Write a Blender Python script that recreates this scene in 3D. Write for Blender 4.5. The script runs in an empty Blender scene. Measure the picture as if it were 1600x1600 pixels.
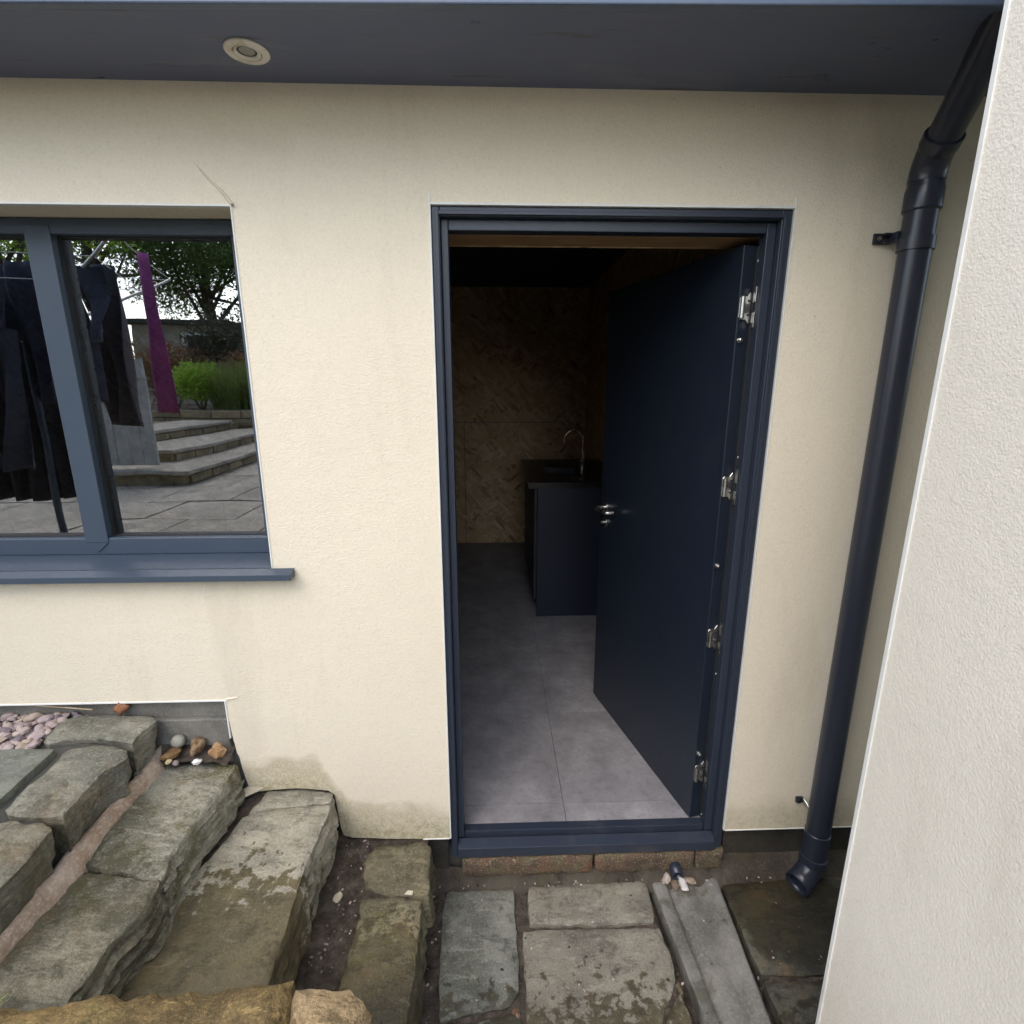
import bpy, math, random
import numpy as np
from mathutils import Vector, Matrix, noise
from mathutils.geometry import delaunay_2d_cdt

scene = bpy.context.scene
col = scene.collection
random.seed(7)

# ------------------------------------------------------------------ camera
cd = bpy.data.cameras.new('camera')
cd.sensor_width = 36.0
cd.lens = 36.0 * 825 / 1600
cd.clip_start = 0.02
cd.clip_end = 800
cam = bpy.data.objects.new('camera', cd)
cam.location = (0, -1.6, 1.8)
cam.rotation_euler = (math.radians(90 - 13.8), 0, math.radians(-2.04))
col.objects.link(cam)
scene.camera = cam

# ------------------------------------------------------------------ light
SUN = Vector((-0.35, -0.58, 0.82)).normalized()
w = bpy.data.worlds.new('World')
scene.world = w
w.use_nodes = True
nt = w.node_tree
sky = nt.nodes.new('ShaderNodeTexSky')
sky.sky_type = 'NISHITA'
sky.sun_disc = False
sky.sun_elevation = math.asin(SUN.z)
sky.sun_rotation = math.atan2(SUN.x, SUN.y)
sky.air_density = 1.0
sky.dust_density = 2.0
hs = nt.nodes.new('ShaderNodeHueSaturation')      # thin cloud: the sky is nearly white
hs.inputs['Saturation'].default_value = 0.85
nt.links.new(sky.outputs[0], hs.inputs['Color'])
bg = nt.nodes['Background']
bg.inputs[1].default_value = 0.15
nt.links.new(hs.outputs[0], bg.inputs[0])
ld = bpy.data.lights.new('sun', 'SUN')
ld.energy = 0.62
ld.angle = math.radians(95)
ld.color = (1.0, 0.97, 0.93)
lo = bpy.data.objects.new('sun', ld)
lo.rotation_euler = SUN.to_track_quat('Z', 'Y').to_euler()
lo.location = (0, 0, 20)
col.objects.link(lo)
scene.view_settings.view_transform = 'Standard'
scene.view_settings.look = 'None'
scene.view_settings.gamma = 1
scene.view_settings.exposure = 1.4
scene.view_settings.use_curve_mapping = False
scene.cycles.use_denoising = True
scene.cycles.max_bounces = 7
scene.cycles.diffuse_bounces = 4
scene.cycles.caustics_reflective = False
scene.cycles.caustics_refractive = False
scene.cycles.use_adaptive_sampling = True
scene.cycles.adaptive_threshold = 0.02

# ------------------------------------------------------------------ node helpers
class NT:
    def __init__(s, name, rough=0.6):
        s.m = bpy.data.materials.new(name)
        s.m.use_nodes = True
        s.t = s.m.node_tree
        s.b = s.t.nodes['Principled BSDF']
        s.b.inputs['Roughness'].default_value = rough
        g = s.t.nodes.new('ShaderNodeNewGeometry')
        s.pos = g.outputs['Position']
        s.nrm = g.outputs['Normal']
    def n(s, typ): return s.t.nodes.new(typ)
    def link(s, a, b): s.t.links.new(a, b)
    def put(s, v, inp):
        if isinstance(v, (int, float)): inp.default_value = v
        elif isinstance(v, (tuple, list)):
            inp.default_value = tuple(v) + ((1,) if len(v) == 3 and len(inp.default_value) == 4 else ())
        else: s.link(v, inp)
    def math(s, op, a, b=0.0, c=0.0):
        m = s.n('ShaderNodeMath'); m.operation = op
        for i, v in enumerate((a, b, c)): s.put(v, m.inputs[i])
        return m.outputs[0]
    def noise(s, scale, detail=4, rough=0.55, vec=None, dist=0.0):
        x = s.n('ShaderNodeTexNoise')
        x.inputs['Scale'].default_value = scale; x.inputs['Detail'].default_value = detail
        x.inputs['Roughness'].default_value = rough; x.inputs['Distortion'].default_value = dist
        s.link(vec or s.pos, x.inputs['Vector'])
        return x.outputs[0]
    def voro(s, scale, vec=None, feature='F1', out=0):
        x = s.n('ShaderNodeTexVoronoi'); x.feature = feature
        x.inputs['Scale'].default_value = scale
        s.link(vec or s.pos, x.inputs['Vector'])
        return x.outputs[out]
    def mapping(s, scale=(1, 1, 1), rot=(0, 0, 0), loc=(0, 0, 0), vec=None):
        x = s.n('ShaderNodeMapping')
        x.inputs['Scale'].default_value = scale; x.inputs['Rotation'].default_value = rot; x.inputs['Location'].default_value = loc
        s.link(vec or s.pos, x.inputs['Vector'])
        return x.outputs[0]
    def step(s, v, lo, hi, a=0.0, b=1.0):
        x = s.n('ShaderNodeMapRange'); x.interpolation_type = 'SMOOTHSTEP'
        s.put(v, x.inputs[0])
        for i, k in ((1, lo), (2, hi), (3, a), (4, b)): x.inputs[i].default_value = k
        return x.outputs[0]
    def mix(s, fac, a, b, mode='MIX'):
        x = s.n('ShaderNodeMix'); x.data_type = 'RGBA'; x.blend_type = mode
        s.put(fac, x.inputs[0]); s.put(a, x.inputs[6]); s.put(b, x.inputs[7])
        return x.outputs[2]
    def ramp(s, v, stops):
        x = s.n('ShaderNodeValToRGB'); e = x.color_ramp.elements
        e[0].position, e[0].color = stops[0][0], tuple(stops[0][1]) + (1,)
        e[1].position, e[1].color = stops[-1][0], tuple(stops[-1][1]) + (1,)
        for p, c in stops[1:-1]:
            k = e.new(p); k.color = tuple(c) + (1,)
        s.put(v, x.inputs[0])
        return x.outputs[0]
    def sep(s, vec=None):
        x = s.n('ShaderNodeSeparateXYZ'); s.link(vec or s.pos, x.inputs[0])
        return x.outputs
    def comb(s, a, b, c):
        x = s.n('ShaderNodeCombineXYZ')
        for i, v in enumerate((a, b, c)): s.put(v, x.inputs[i])
        return x.outputs[0]
    def bump(s, h, strength=0.4, dist=0.003, prev=None):
        x = s.n('ShaderNodeBump')
        x.inputs['Strength'].default_value = strength; x.inputs['Distance'].default_value = dist
        s.link(h, x.inputs['Height'])
        if prev: s.link(prev, x.inputs['Normal'])
        return x.outputs[0]
    def done(s, color=None, rough=None, normal=None, metal=None, spec=None):
        for k, v in (('Base Color', color), ('Roughness', rough), ('Normal', normal), ('Metallic', metal), ('Specular IOR Level', spec)):
            if v is not None: s.put(v, s.b.inputs[k])
        return s.m

def cm(c, k): return tuple(v * k for v in c)

def render_mat(name, c, stained, fs=130, bs=0.75, bd=0.0045):
    k = NT(name, 0.9)
    v = k.noise(1.6, 4, 0.6)
    base = k.mix(k.step(v, 0.3, 0.75), cm(c, 0.95), c)
    sp = k.noise(85, 3, 0.6)
    base = k.mix(k.step(sp, 0.56, 0.74), base, cm(c, 0.84))
    pit = k.noise(26, 2, 0.5)
    base = k.mix(k.step(pit, 0.765, 0.80, 0, 0.75), base, (0.25, 0.2, 0.14))
    if stained:
        x, y, z = k.sep()
        n = k.noise(7, 5, 0.6)
        nn = k.math('MULTIPLY', k.math('SUBTRACT', n, 0.5), 0.16)
        zl = k.math('MULTIPLY_ADD', k.step(x, -0.64, -0.50, 1, 0), 0.20, 0.20)
        h = k.math('SUBTRACT', k.math('SUBTRACT', z, zl), nn)
        m = k.step(h, 0.02, 0.15, 1, 0)
        m = k.math('MULTIPLY', m, k.step(x, -0.93, -0.82))
        m = k.math('MULTIPLY', m, k.step(x, -0.35, 0.3, 1.0, 0.6))
        edge = k.math('MULTIPLY', k.math('MULTIPLY', k.step(h, 0.05, 0.095), k.step(h, 0.10, 0.15, 1, 0)), k.step(x, -0.93, -0.82))
        edge = k.math('MULTIPLY', edge, k.step(x, -0.35, -0.15, 1, 0))
        base = k.mix(k.math('MULTIPLY', m, k.step(k.noise(40, 4), 0.3, 0.7, 0.6, 1.0)), base, (0.27, 0.24, 0.12))
        base = k.mix(k.math('MULTIPLY', edge, 0.5), base, (0.30, 0.25, 0.13))
        # faint brown mottling towards the top of the wall
        g = k.math('MULTIPLY', k.step(k.noise(4, 6, 0.65), 0.55, 0.75, 0, 0.14), k.step(z, 2.2, 2.5))
        base = k.mix(g, base, (0.3, 0.22, 0.14))
    h1 = k.math('ADD', k.noise(fs, 1, 0.5), k.math('MULTIPLY', k.voro(fs * 0.55), 0.5))
    h2 = k.noise(14, 4, 0.6)
    b = k.bump(h2, 0.30, 0.006)
    b = k.bump(h1, bs, bd, b)
    base = k.mix(k.step(h1, 0.55, 0.95, 0, 0.5), base, cm(c, 0.86))
    base = k.mix(k.step(k.noise(0.9, 5, 0.7, k.mapping((3.5, 3.5, 0.8))), 0.52, 0.70, 0, 0.16), base, (0.40, 0.34, 0.25))
    return k.done(base, 0.92, b, spec=0.2)

CREAM = (0.785, 0.708, 0.56)
M = {}
M['render'] = render_mat('cream_render', CREAM, True, 270, 0.5, 0.0032)
M['render_near'] = render_mat('cream_render_near', (0.80, 0.75, 0.645), False, 300, 0.36, 0.0024)

def paint(name, c, rough=0.4, dirt=0.15, spec=0.5, var=0.03):
    k = NT(name, rough)
    n = k.noise(6, 6, 0.65)
    base = k.mix(k.step(n, 0.5, 0.75, 0, dirt), c, (0.16, 0.15, 0.13))
    fine = k.noise(60, 3)
    r = k.step(fine, 0.3, 0.7, rough - var, rough + var)
    return k.done(base, r, spec=spec)

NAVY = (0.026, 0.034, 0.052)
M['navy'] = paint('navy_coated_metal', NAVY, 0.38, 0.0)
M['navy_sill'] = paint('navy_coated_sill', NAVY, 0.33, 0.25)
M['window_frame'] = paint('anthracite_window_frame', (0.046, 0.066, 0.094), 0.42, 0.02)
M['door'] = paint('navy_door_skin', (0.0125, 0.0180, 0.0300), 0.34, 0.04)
M['gasket'] = paint('black_gasket', (0.012, 0.013, 0.015), 0.6, 0.0)
M['pipe'] = paint('anthracite_plastic_pipe', (0.022, 0.026, 0.040), 0.28, 0.0, 0.5, 0.0)
M['pipe_inside'] = paint('pipe_inside', (0.02, 0.022, 0.03), 0.6, 0.05)
M['white'] = paint('white_plastic_bead', (0.72, 0.72, 0.68), 0.55, 0.25)
M['fascia'] = paint('fascia_board', (0.085, 0.115, 0.17), 0.35, 0.15)
def soffit():
    k = NT('soffit_board', 0.5)
    v = k.mapping((1.2, 5, 1))
    n = k.noise(2.2, 7, 0.7, v, 0.4)
    c = k.mix(k.step(n, 0.46, 0.72), (0.092, 0.112, 0.190), (0.150, 0.165, 0.220))
    st = k.noise(5, 5, 0.6, k.mapping((0.6, 6, 1), (0, 0, 0.12)))
    c = k.mix(k.step(st, 0.62, 0.70, 0, 0.6), c, (0.055, 0.055, 0.062))
    return k.done(c, k.step(n, 0.3, 0.7, 0.26, 0.5), k.bump(k.noise(40, 3), 0.05, 0.002))
M['soffit'] = soffit()
def metal(name, c, rough):
    k = NT(name, rough)
    return k.done(c, k.step(k.noise(40, 3), 0.3, 0.7, rough * 0.8, rough * 1.3), None, 1.0)
M['steel'] = metal('brushed_steel', (0.58, 0.57, 0.54), 0.3)
M['brass'] = metal('warm_brass', (0.62, 0.47, 0.30), 0.25)
def lamp_ring():
    k = NT('spotlight_ring', 0.45)
    return k.done(k.mix(k.step(k.noise(25, 4), 0.45, 0.7), (0.72, 0.68, 0.60), (0.55, 0.48, 0.38)), 0.45)
M['ring'] = lamp_ring()
M['lens'] = paint('spotlight_lens', (0.30, 0.29, 0.27), 0.2, 0.2)

def glass(name, ior, tint):
    k = NT(name, 0.0)
    tr = k.n('ShaderNodeBsdfTransparent'); tr.inputs[0].default_value = tuple(tint) + (1,)
    gl = k.n('ShaderNodeBsdfGlossy'); gl.inputs['Roughness'].default_value = 0.0
    gl.inputs['Color'].default_value = (0.96, 0.98, 1, 1)
    fr = k.n('ShaderNodeFresnel'); fr.inputs['IOR'].default_value = ior
    k.link(k.bump(k.noise(2.2, 2), 0.05, 0.02), gl.inputs['Normal'])
    mx = k.n('ShaderNodeMixShader')
    k.link(fr.outputs[0], mx.inputs[0]); k.link(tr.outputs[0], mx.inputs[1]); k.link(gl.outputs[0], mx.inputs[2])
    k.link(mx.outputs[0], k.t.nodes['Material Output'].inputs[0])
    return k.m
M['glass'] = glass('clear_window_glass', 1.45, (0.97, 0.98, 0.975))
M['glass_mirror'] = glass('strong_mirror_window_glass', 4.2, (0.92, 0.95, 0.94))  # invented coating: reflectance raised to brighten the mirrored garden


def concrete(name, a, b, moss=0.3, mosscol=(0.06, 0.065, 0.02), bumpd=0.006):
    k = NT(name, 0.85)
    n = k.noise(5, 7, 0.65)
    c = k.mix(k.step(n, 0.35, 0.68), a, b)
    c = k.mix(k.step(k.noise(120, 3), 0.45, 0.75, 0, 0.5), c, cm(b, 1.25))
    c = k.mix(k.step(k.noise(9, 6, 0.7), 0.52, 0.66, 0, moss), c, mosscol)
    return k.done(c, 0.85, k.bump(k.noise(30, 6, 0.7), 0.6, bumpd))
M['plinth_dark'] = concrete('mossy_dark_plinth', (0.018, 0.016, 0.013), (0.050, 0.044, 0.033), 0.6, (0.035, 0.038, 0.014))
M['plinth_grey'] = concrete('grey_plinth', (0.13, 0.125, 0.11), (0.22, 0.21, 0.18), 0.3, (0.10, 0.09, 0.05))
M['block'] = concrete('blockwork', (0.10, 0.10, 0.09), (0.16, 0.15, 0.14), 0.1)
M['mortar_dark'] = concrete('dark_mortar', (0.045, 0.045, 0.038), (0.085, 0.082, 0.068), 0.3)
M['channel'] = concrete('concrete_channel', (0.115, 0.112, 0.098), (0.235, 0.225, 0.195), 0.7, (0.075, 0.072, 0.045), 0.010)
M['beam'] = concrete('pinkish_mortar_ridge', (0.32, 0.225, 0.15), (0.60, 0.49, 0.39), 0.45, (0.12, 0.075, 0.03), 0.012)
def soil():
    k = NT('damp_soil', 0.95)
    n = k.noise(18, 8, 0.7)
    c = k.ramp(n, [(0.32, (0.032, 0.024, 0.017)), (0.50, (0.115, 0.088, 0.066)), (0.68, (0.23, 0.185, 0.145))])
    c = k.mix(k.step(k.noise(7, 5), 0.56, 0.7, 0, 0.5), c, (0.03, 0.032, 0.012))
    c = k.mix(k.step(k.voro(75), 0.10, 0.02, 0, 0.6), c, (0.26, 0.23, 0.19))
    return k.done(c, 0.95, k.bump(k.noise(55, 5, 0.8), 1.0, 0.03))
M['soil'] = soil()

def stone(name, light, dark, moss=0.3, rust=0.2, wet=1.0, pale=0.4, wetline=-0.36, bumpk=1.0, strata=True):
    k = NT(name, 0.75)
    x, y, z = k.sep()
    n1 = k.noise(3.4, 5, 0.62, None, 0.3)
    c = k.mix(k.step(n1, 0.38, 0.62), dark, light)
    n2 = k.noise(15, 5, 0.68)
    c = k.mix(k.step(n2, 0.50, 0.66, 0.0, 0.75), c, cm(dark, 0.62))
    c = k.mix(k.step(k.noise(8, 5, 0.72, k.mapping(loc=(3, 1, 7))), 0.53, 0.63, 0, moss), c, (0.105, 0.098, 0.030))
    c = k.mix(k.step(k.noise(5, 5, 0.7, k.mapping(loc=(9, 4, 2))), 0.55, 0.68, 0, rust), c, (0.26, 0.150, 0.060))
    c = k.mix(k.step(k.noise(11, 5, 0.78, k.mapping(loc=(1, 8, 3))), 0.55, 0.61, 0, pale), c, cm(light, 1.5))
    c = k.mix(k.step(k.noise(2.6, 4, 0.6, k.mapping(loc=(6, 6, 1))), 0.50, 0.60, 0, 0.55), c, cm(dark, 0.58))
    fl = k.noise(1.0, 5, 0.72, k.mapping((9, 30, 40), (0, 0, 0.45)))
    c = k.mix(k.step(fl, 0.56, 0.61, 0, 0.55), c, cm(dark, 0.55))
    c = k.mix(k.step(fl, 0.42, 0.37, 0, 0.45), c, cm(light, 1.4))
    g = k.noise(150, 2, 0.7)
    c = k.mix(k.step(g, 0.52, 0.72, 0, 0.45), c, cm(light, 1.4))
    c = k.mix(k.step(g, 0.46, 0.26, 0, 0.5), c, cm(dark, 0.45))
    # rain reaches the stones in front of the drip line of the eaves
    wn = k.noise(30, 4, 0.62)
    wn2 = k.noise(4, 3, 0.5)
    wv = k.math('ADD', k.math('MULTIPLY', k.math('SUBTRACT', wetline, y), 3.2),
                k.math('ADD', k.math('MULTIPLY', k.math('SUBTRACT', wn, 0.5), 2.2), k.math('MULTIPLY', k.math('SUBTRACT', wn2, 0.5), 1.2)))
    wm = k.step(wv, -0.03, 0.10, 0, wet)
    # puddle round the downpipe outlet
    d = k.n('ShaderNodeVectorMath'); d.operation = 'DISTANCE'
    k.link(k.pos, d.inputs[0]); d.inputs[1].default_value = (1.04, -0.17, 0)
    pm = k.step(k.math('ADD', d.outputs['Value'], k.math('MULTIPLY', k.math('SUBTRACT', k.noise(6, 5, 0.6), 0.5), 0.30)), 0.20, 0.23, wet, 0)
    wm = k.math('MAXIMUM', wm, pm)
    c = k.mix(wm, c, k.mix(1.0, c, (0.42, 0.375, 0.255), 'MULTIPLY'))
    r = k.math('SUBTRACT', k.step(n2, 0.3, 0.7, 0.72, 0.86), k.math('MULTIPLY', wm, 0.32))
    if strata:
        hv = k.mapping((9, 9, 55))
        b = k.bump(k.noise(1.0, 5, 0.65, hv), 0.8 * bumpk, 0.014)
        b = k.bump(k.noise(48, 4, 0.75), 0.8 * bumpk, 0.006, b)
        b = k.bump(fl, 0.5 * bumpk, 0.006, b)
    else:
        b = k.bump(k.noise(40, 5, 0.75), 0.9 * bumpk, 0.006)
    return k.done(c, r, b)
M['flag_grey'] = stone('grey_green_flagstone', (0.203, 0.203, 0.168), (0.106, 0.108, 0.090), 0.2, 0.1, 0.85, 0.3, -0.37, 0.6, False)
M['flag_buff'] = stone('buff_grey_flagstone', (0.247, 0.226, 0.176), (0.150, 0.138, 0.110), 0.15, 0.15, 0.9, 0.25, -0.41, 0.6, False)
M['flag_dark'] = stone('damp_flagstone', (0.085, 0.080, 0.058), (0.045, 0.042, 0.030), 0.35, 0.3, 0.9, 0.3, -0.5, 0.6, False)
M['step_low'] = stone('mossy_low_step', (0.203, 0.180, 0.106), (0.106, 0.092, 0.058), 0.6, 0.3, 0.7, 0.35, -0.36)
M['step_mid'] = stone('grey_slab_step', (0.316, 0.293, 0.226), (0.187, 0.176, 0.138), 0.25, 0.1, 1.0, 0.25, -0.31, 0.8)
M['step_high'] = stone('riven_olive_step', (0.307, 0.293, 0.226), (0.157, 0.150, 0.106), 0.75, 0.3, 0.55, 0.4, -0.42, 1.3)
M['edge_stone'] = stone('patio_edge_stone', (0.285, 0.272, 0.212), (0.160, 0.156, 0.122), 0.40, 0.3, 0.5, 0.4, -0.42)
M['patio_slab'] = stone('smooth_patio_slab', (0.215, 0.225, 0.180), (0.165, 0.172, 0.138), 0.1, 0.05, 0.0, 0.2, -9, 0.5, False)
M['ochre'] = stone('ochre_coping_stone', (0.325, 0.225, 0.085), (0.163, 0.110, 0.040), 0.55, 0.6, 0.35, 0.25, -0.82, 1.2)
M['ochre_pink'] = stone('pinkish_coping_stone', (0.375, 0.269, 0.144), (0.200, 0.144, 0.069), 0.45, 0.5, 0.2, 0.35, -0.82, 1.2)
M['far_paving'] = stone('upper_patio_paving', (0.40, 0.36, 0.29), (0.29, 0.26, 0.205), 0.2, 0.2, 0.0, 0.3, -99, 0.5, False)
M['far_stone'] = stone('garden_wall_stone', (0.36, 0.28, 0.16), (0.20, 0.15, 0.085), 0.2, 0.3, 0.0, 0.4, -99)
def brick():
    k = NT('weathered_red_brick', 0.9)
    n = k.noise(9, 7, 0.7)
    c = k.ramp(n, [(0.34, (0.045, 0.038, 0.026)), (0.52, (0.100, 0.064, 0.040)), (0.72, (0.19, 0.09, 0.05))])
    c = k.mix(k.step(k.noise(14, 6, 0.7, k.mapping(loc=(5, 2, 2))), 0.44, 0.58, 0, 0.85), c, (0.105, 0.092, 0.048))
    c = k.mix(k.step(k.noise(150, 3), 0.5, 0.7, 0, 0.5), c, (0.36, 0.27, 0.2))
    return k.done(c, 0.9, k.bump(k.noise(55, 6, 0.7), 0.7, 0.008))
M['brick'] = brick()

def osb():
    k = NT('oriented_strand_board', 0.6)
    x, y, z = k.sep()
    uv = k.comb(k.math('ADD', x, y), 0.0, z)
    layers = []
    for a, o in ((1.45, 1.3), (0.05, 4.1), (2.75, 7.7), (0.75, 5.2), (2.3, 9.1)):
        v = k.mapping((9, 1, 34), (0, 0, 0), (o, 0, o), k.mapping((1, 1, 1), (0, a, 0), (0, 0, 0), uv))
        vo = k.n('ShaderNodeTexVoronoi'); vo.inputs['Scale'].default_value = 1.0; k.link(v, vo.inputs['Vector'])
        s = k.n('ShaderNodeSeparateColor'); k.link(vo.outputs['Color'], s.inputs[0])
        layers.append((s.outputs[0], s.outputs[1]))
    v = layers[0][0]
    for a, b in layers[1:]:
        f = k.math('GREATER_THAN', b, 0.60)
        mx = k.n('ShaderNodeMix'); mx.data_type = 'FLOAT'
        k.link(f, mx.inputs[0]); k.link(v, mx.inputs[2]); k.link(a, mx.inputs[3])
        v = mx.outputs[0]
    c = k.ramp(v, [(0.0, (0.30, 0.17, 0.08)), (0.10, (0.50, 0.325, 0.17)), (0.7, (0.62, 0.43, 0.24)), (1.0, (0.74, 0.56, 0.35))])
    c = k.mix(k.step(k.noise(90, 4, 0.6), 0.4, 0.7, 0, 0.3), c, (0.22, 0.12, 0.05))
    return k.done(c, 0.55, k.bump(v, 0.25, 0.002))
M['osb'] = osb()
def timber():
    k = NT('softwood_timber', 0.6)
    n = k.noise(3, 6, 0.6, k.mapping((2, 30, 30)))
    return k.done(k.ramp(n, [(0.3, (0.24, 0.13, 0.06)), (0.7, (0.44, 0.28, 0.15))]), 0.6)
M['timber'] = timber()
def tile():
    k = NT('concrete_look_floor_tile', 0.5)
    oi = k.n('ShaderNodeObjectInfo')
    n = k.noise(6, 8, 0.7)
    c = k.ramp(n, [(0.32, (0.18, 0.172, 0.180)), (0.52, (0.275, 0.265, 0.275)), (0.70, (0.37, 0.36, 0.365))])
    c = k.mix(k.step(k.noise(38, 5, 0.78), 0.52, 0.66, 0, 0.45), c, (0.14, 0.13, 0.14))
    c = k.mix(k.step(k.noise(130, 3), 0.64, 0.72, 0, 0.4), c, (0.45, 0.44, 0.43))
    c = k.mix(k.step(oi.outputs['Random'], 0, 1, 0, 0.16), c, (0.15, 0.145, 0.15))
    return k.done(c, 0.5, k.bump(n, 0.05, 0.002))
M['tile'] = tile()
M['ceiling'] = paint('dark_ceiling_lining', (0.022, 0.026, 0.042), 0.7, 0.0)
M['cabinet'] = paint('navy_cabinet_panel', (0.009, 0.013, 0.028), 0.5, 0.0)
M['worktop'] = paint('black_worktop', (0.010, 0.010, 0.011), 0.3, 0.0)

def plain(name, a, b, scale=8, rough=0.7, bd=0.004):
    k = NT(name, rough)
    n = k.noise(scale, 6, 0.65)
    return k.done(k.mix(k.step(n, 0.35, 0.65), a, b), rough, k.bump(k.noise(scale * 4, 4), 0.4, bd))
def leafy(name, a, b):
    k = NT(name, 0.55)
    n = k.noise(3, 4); n2 = k.noise(45, 2)
    c = k.mix(k.step(n, 0.3, 0.7), a, b)
    c = k.mix(k.step(n2, 0.3, 0.7, 0, 0.5), c, cm(b, 1.4))
    m = k.done(c, 0.5)
    t = k.n('ShaderNodeBsdfTranslucent'); k.link(c, t.inputs[0])
    ad = k.n('ShaderNodeMixShader'); ad.inputs[0].default_value = 0.5
    k.link(k.b.outputs[0], ad.inputs[1]); k.link(t.outputs[0], ad.inputs[2])
    k.link(ad.outputs[0], k.t.nodes['Material Output'].inputs[0])
    return m
M['leaf_mid'] = leafy('mid_green_leaves', (0.09, 0.15, 0.04), (0.15, 0.22, 0.06))
M['leaf_bright'] = leafy('bright_green_leaves', (0.22, 0.36, 0.035), (0.32, 0.48, 0.06))
M['leaf_dark'] = leafy('dark_leaves', (0.03, 0.04, 0.022), (0.06, 0.065, 0.04))
M['leaf_red'] = leafy('reddish_leaves', (0.13, 0.07, 0.035), (0.22, 0.12, 0.06))
M['blade'] = leafy('grass_blades', (0.09, 0.14, 0.03), (0.14, 0.2, 0.05))
M['bark'] = plain('bark', (0.05, 0.038, 0.028), (0.12, 0.095, 0.07), 14, 0.9)
M['dead_leaf'] = plain('dead_leaf', (0.20, 0.075, 0.035), (0.30, 0.13, 0.06), 30, 0.7, 0.001)
M['straw'] = plain('dry_twig', (0.35, 0.26, 0.15), (0.5, 0.4, 0.26), 30, 0.8, 0.001)

# ------------------------------------------------------------------ mesh helpers
def mesh_obj(name, verts, faces, mat, parent=None, smooth=False, bevel=0.0, seg=2):
    me = bpy.data.meshes.new(name)
    me.from_pydata([tuple(v) for v in verts], [], faces)
    me.update()
    if smooth: me.shade_smooth()
    if mat: me.materials.append(mat)
    o = bpy.data.objects.new(name, me)
    col.objects.link(o)
    attach(o, parent)
    if bevel > 0:
        b = o.modifiers.new('bevel', 'BEVEL'); b.width = bevel; b.segments = seg; b.limit_method = 'ANGLE'
    return o
def attach(o, parent):
    if parent is None: return
    o.parent = parent
    m = Matrix.Identity(4); p = parent
    chain = []
    while p is not None:
        chain.append(p); p = p.parent
    for p in reversed(chain):
        m = m @ p.matrix_parent_inverse @ p.matrix_basis
    o.matrix_parent_inverse = m.inverted()
class MB:
    def __init__(s): s.v = []; s.f = []
    def add(s, v, f):
        k = len(s.v); s.v += [Vector(p) for p in v]; s.f += [tuple(i + k for i in q) for q in f]; return s
    def box(s, x0, x1, y0, y1, z0, z1):
        return s.add([(x0, y0, z0), (x1, y0, z0), (x1, y1, z0), (x0, y1, z0), (x0, y0, z1), (x1, y0, z1), (x1, y1, z1), (x0, y1, z1)],
                     [(0, 3, 2, 1), (4, 5, 6, 7), (0, 1, 5, 4), (1, 2, 6, 5), (2, 3, 7, 6), (3, 0, 4, 7)])
    def tube(s, path, r, n=24, cap=True, inner=None):
        path = [Vector(p) for p in path]
        rs = r if isinstance(r, (list, tuple)) else [r] * len(path)
        base = len(s.v); up = None; rings = []
        for i, p in enumerate(path):
            t = (path[min(i + 1, len(path) - 1)] - path[max(i - 1, 0)]).normalized()
            if up is None:
                up = Vector((0, 1, 0)) if abs(t.y) < 0.9 else Vector((1, 0, 0))
            a = (up - t * up.dot(t)).normalized(); up = a; b = t.cross(a)
            ring = []
            for k in range(n):
                an = 2 * math.pi * k / n
                s.v.append(p + (a * math.cos(an) + b * math.sin(an)) * rs[i]); ring.append(len(s.v) - 1)
            rings.append(ring)
        for i in range(len(rings) - 1):
            for k in range(n):
                s.f.append((rings[i][k], rings[i][(k + 1) % n], rings[i + 1][(k + 1) % n], rings[i + 1][k]))
        if cap:
            s.f.append(tuple(reversed(rings[0]))); s.f.append(tuple(rings[-1]))
        return s
    def sheet(s, grid):      # grid of points rows x cols
        base = len(s.v); R = len(grid); C = len(grid[0])
        for row in grid: s.v += [Vector(p) for p in row]
        for i in range(R - 1):
            for j in range(C - 1):
                a = base + i * C + j
                s.f.append((a, a + 1, a + C + 1, a + C))
        return s
    def xf(s, m):
        s.v = [m @ p for p in s.v]; return s
    def build(s, name, mat, parent=None, smooth=False, bevel=0.0, seg=2):
        return mesh_obj(name, s.v, s.f, mat, parent, smooth, bevel, seg)
def smooth_angle(o, ang=35):
    me = o.data; me.shade_smooth()
    try: me.set_sharp_from_angle(angle=math.radians(ang))
    except Exception: pass
    return o
def tag(o, label, cat, group=None):
    o['label'] = label; o['category'] = cat
    if group: o['group'] = group
    return o
def struct(o): o['kind'] = 'structure'; return o
def thing(name, label, cat, loc, group=None):
    e = bpy.data.objects.new(name, None); col.objects.link(e)
    e.location = loc; e.empty_display_size = 0.1
    return tag(e, label, cat, group)
def inside(p, poly):
    x, y = p; r = False; n = len(poly)
    for i in range(n):
        x1, y1 = poly[i]; x2, y2 = poly[(i + 1) % n]
        if (y1 > y) != (y2 > y) and x < (x2 - x1) * (y - y1) / (y2 - y1) + x1: r = not r
    return r
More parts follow.
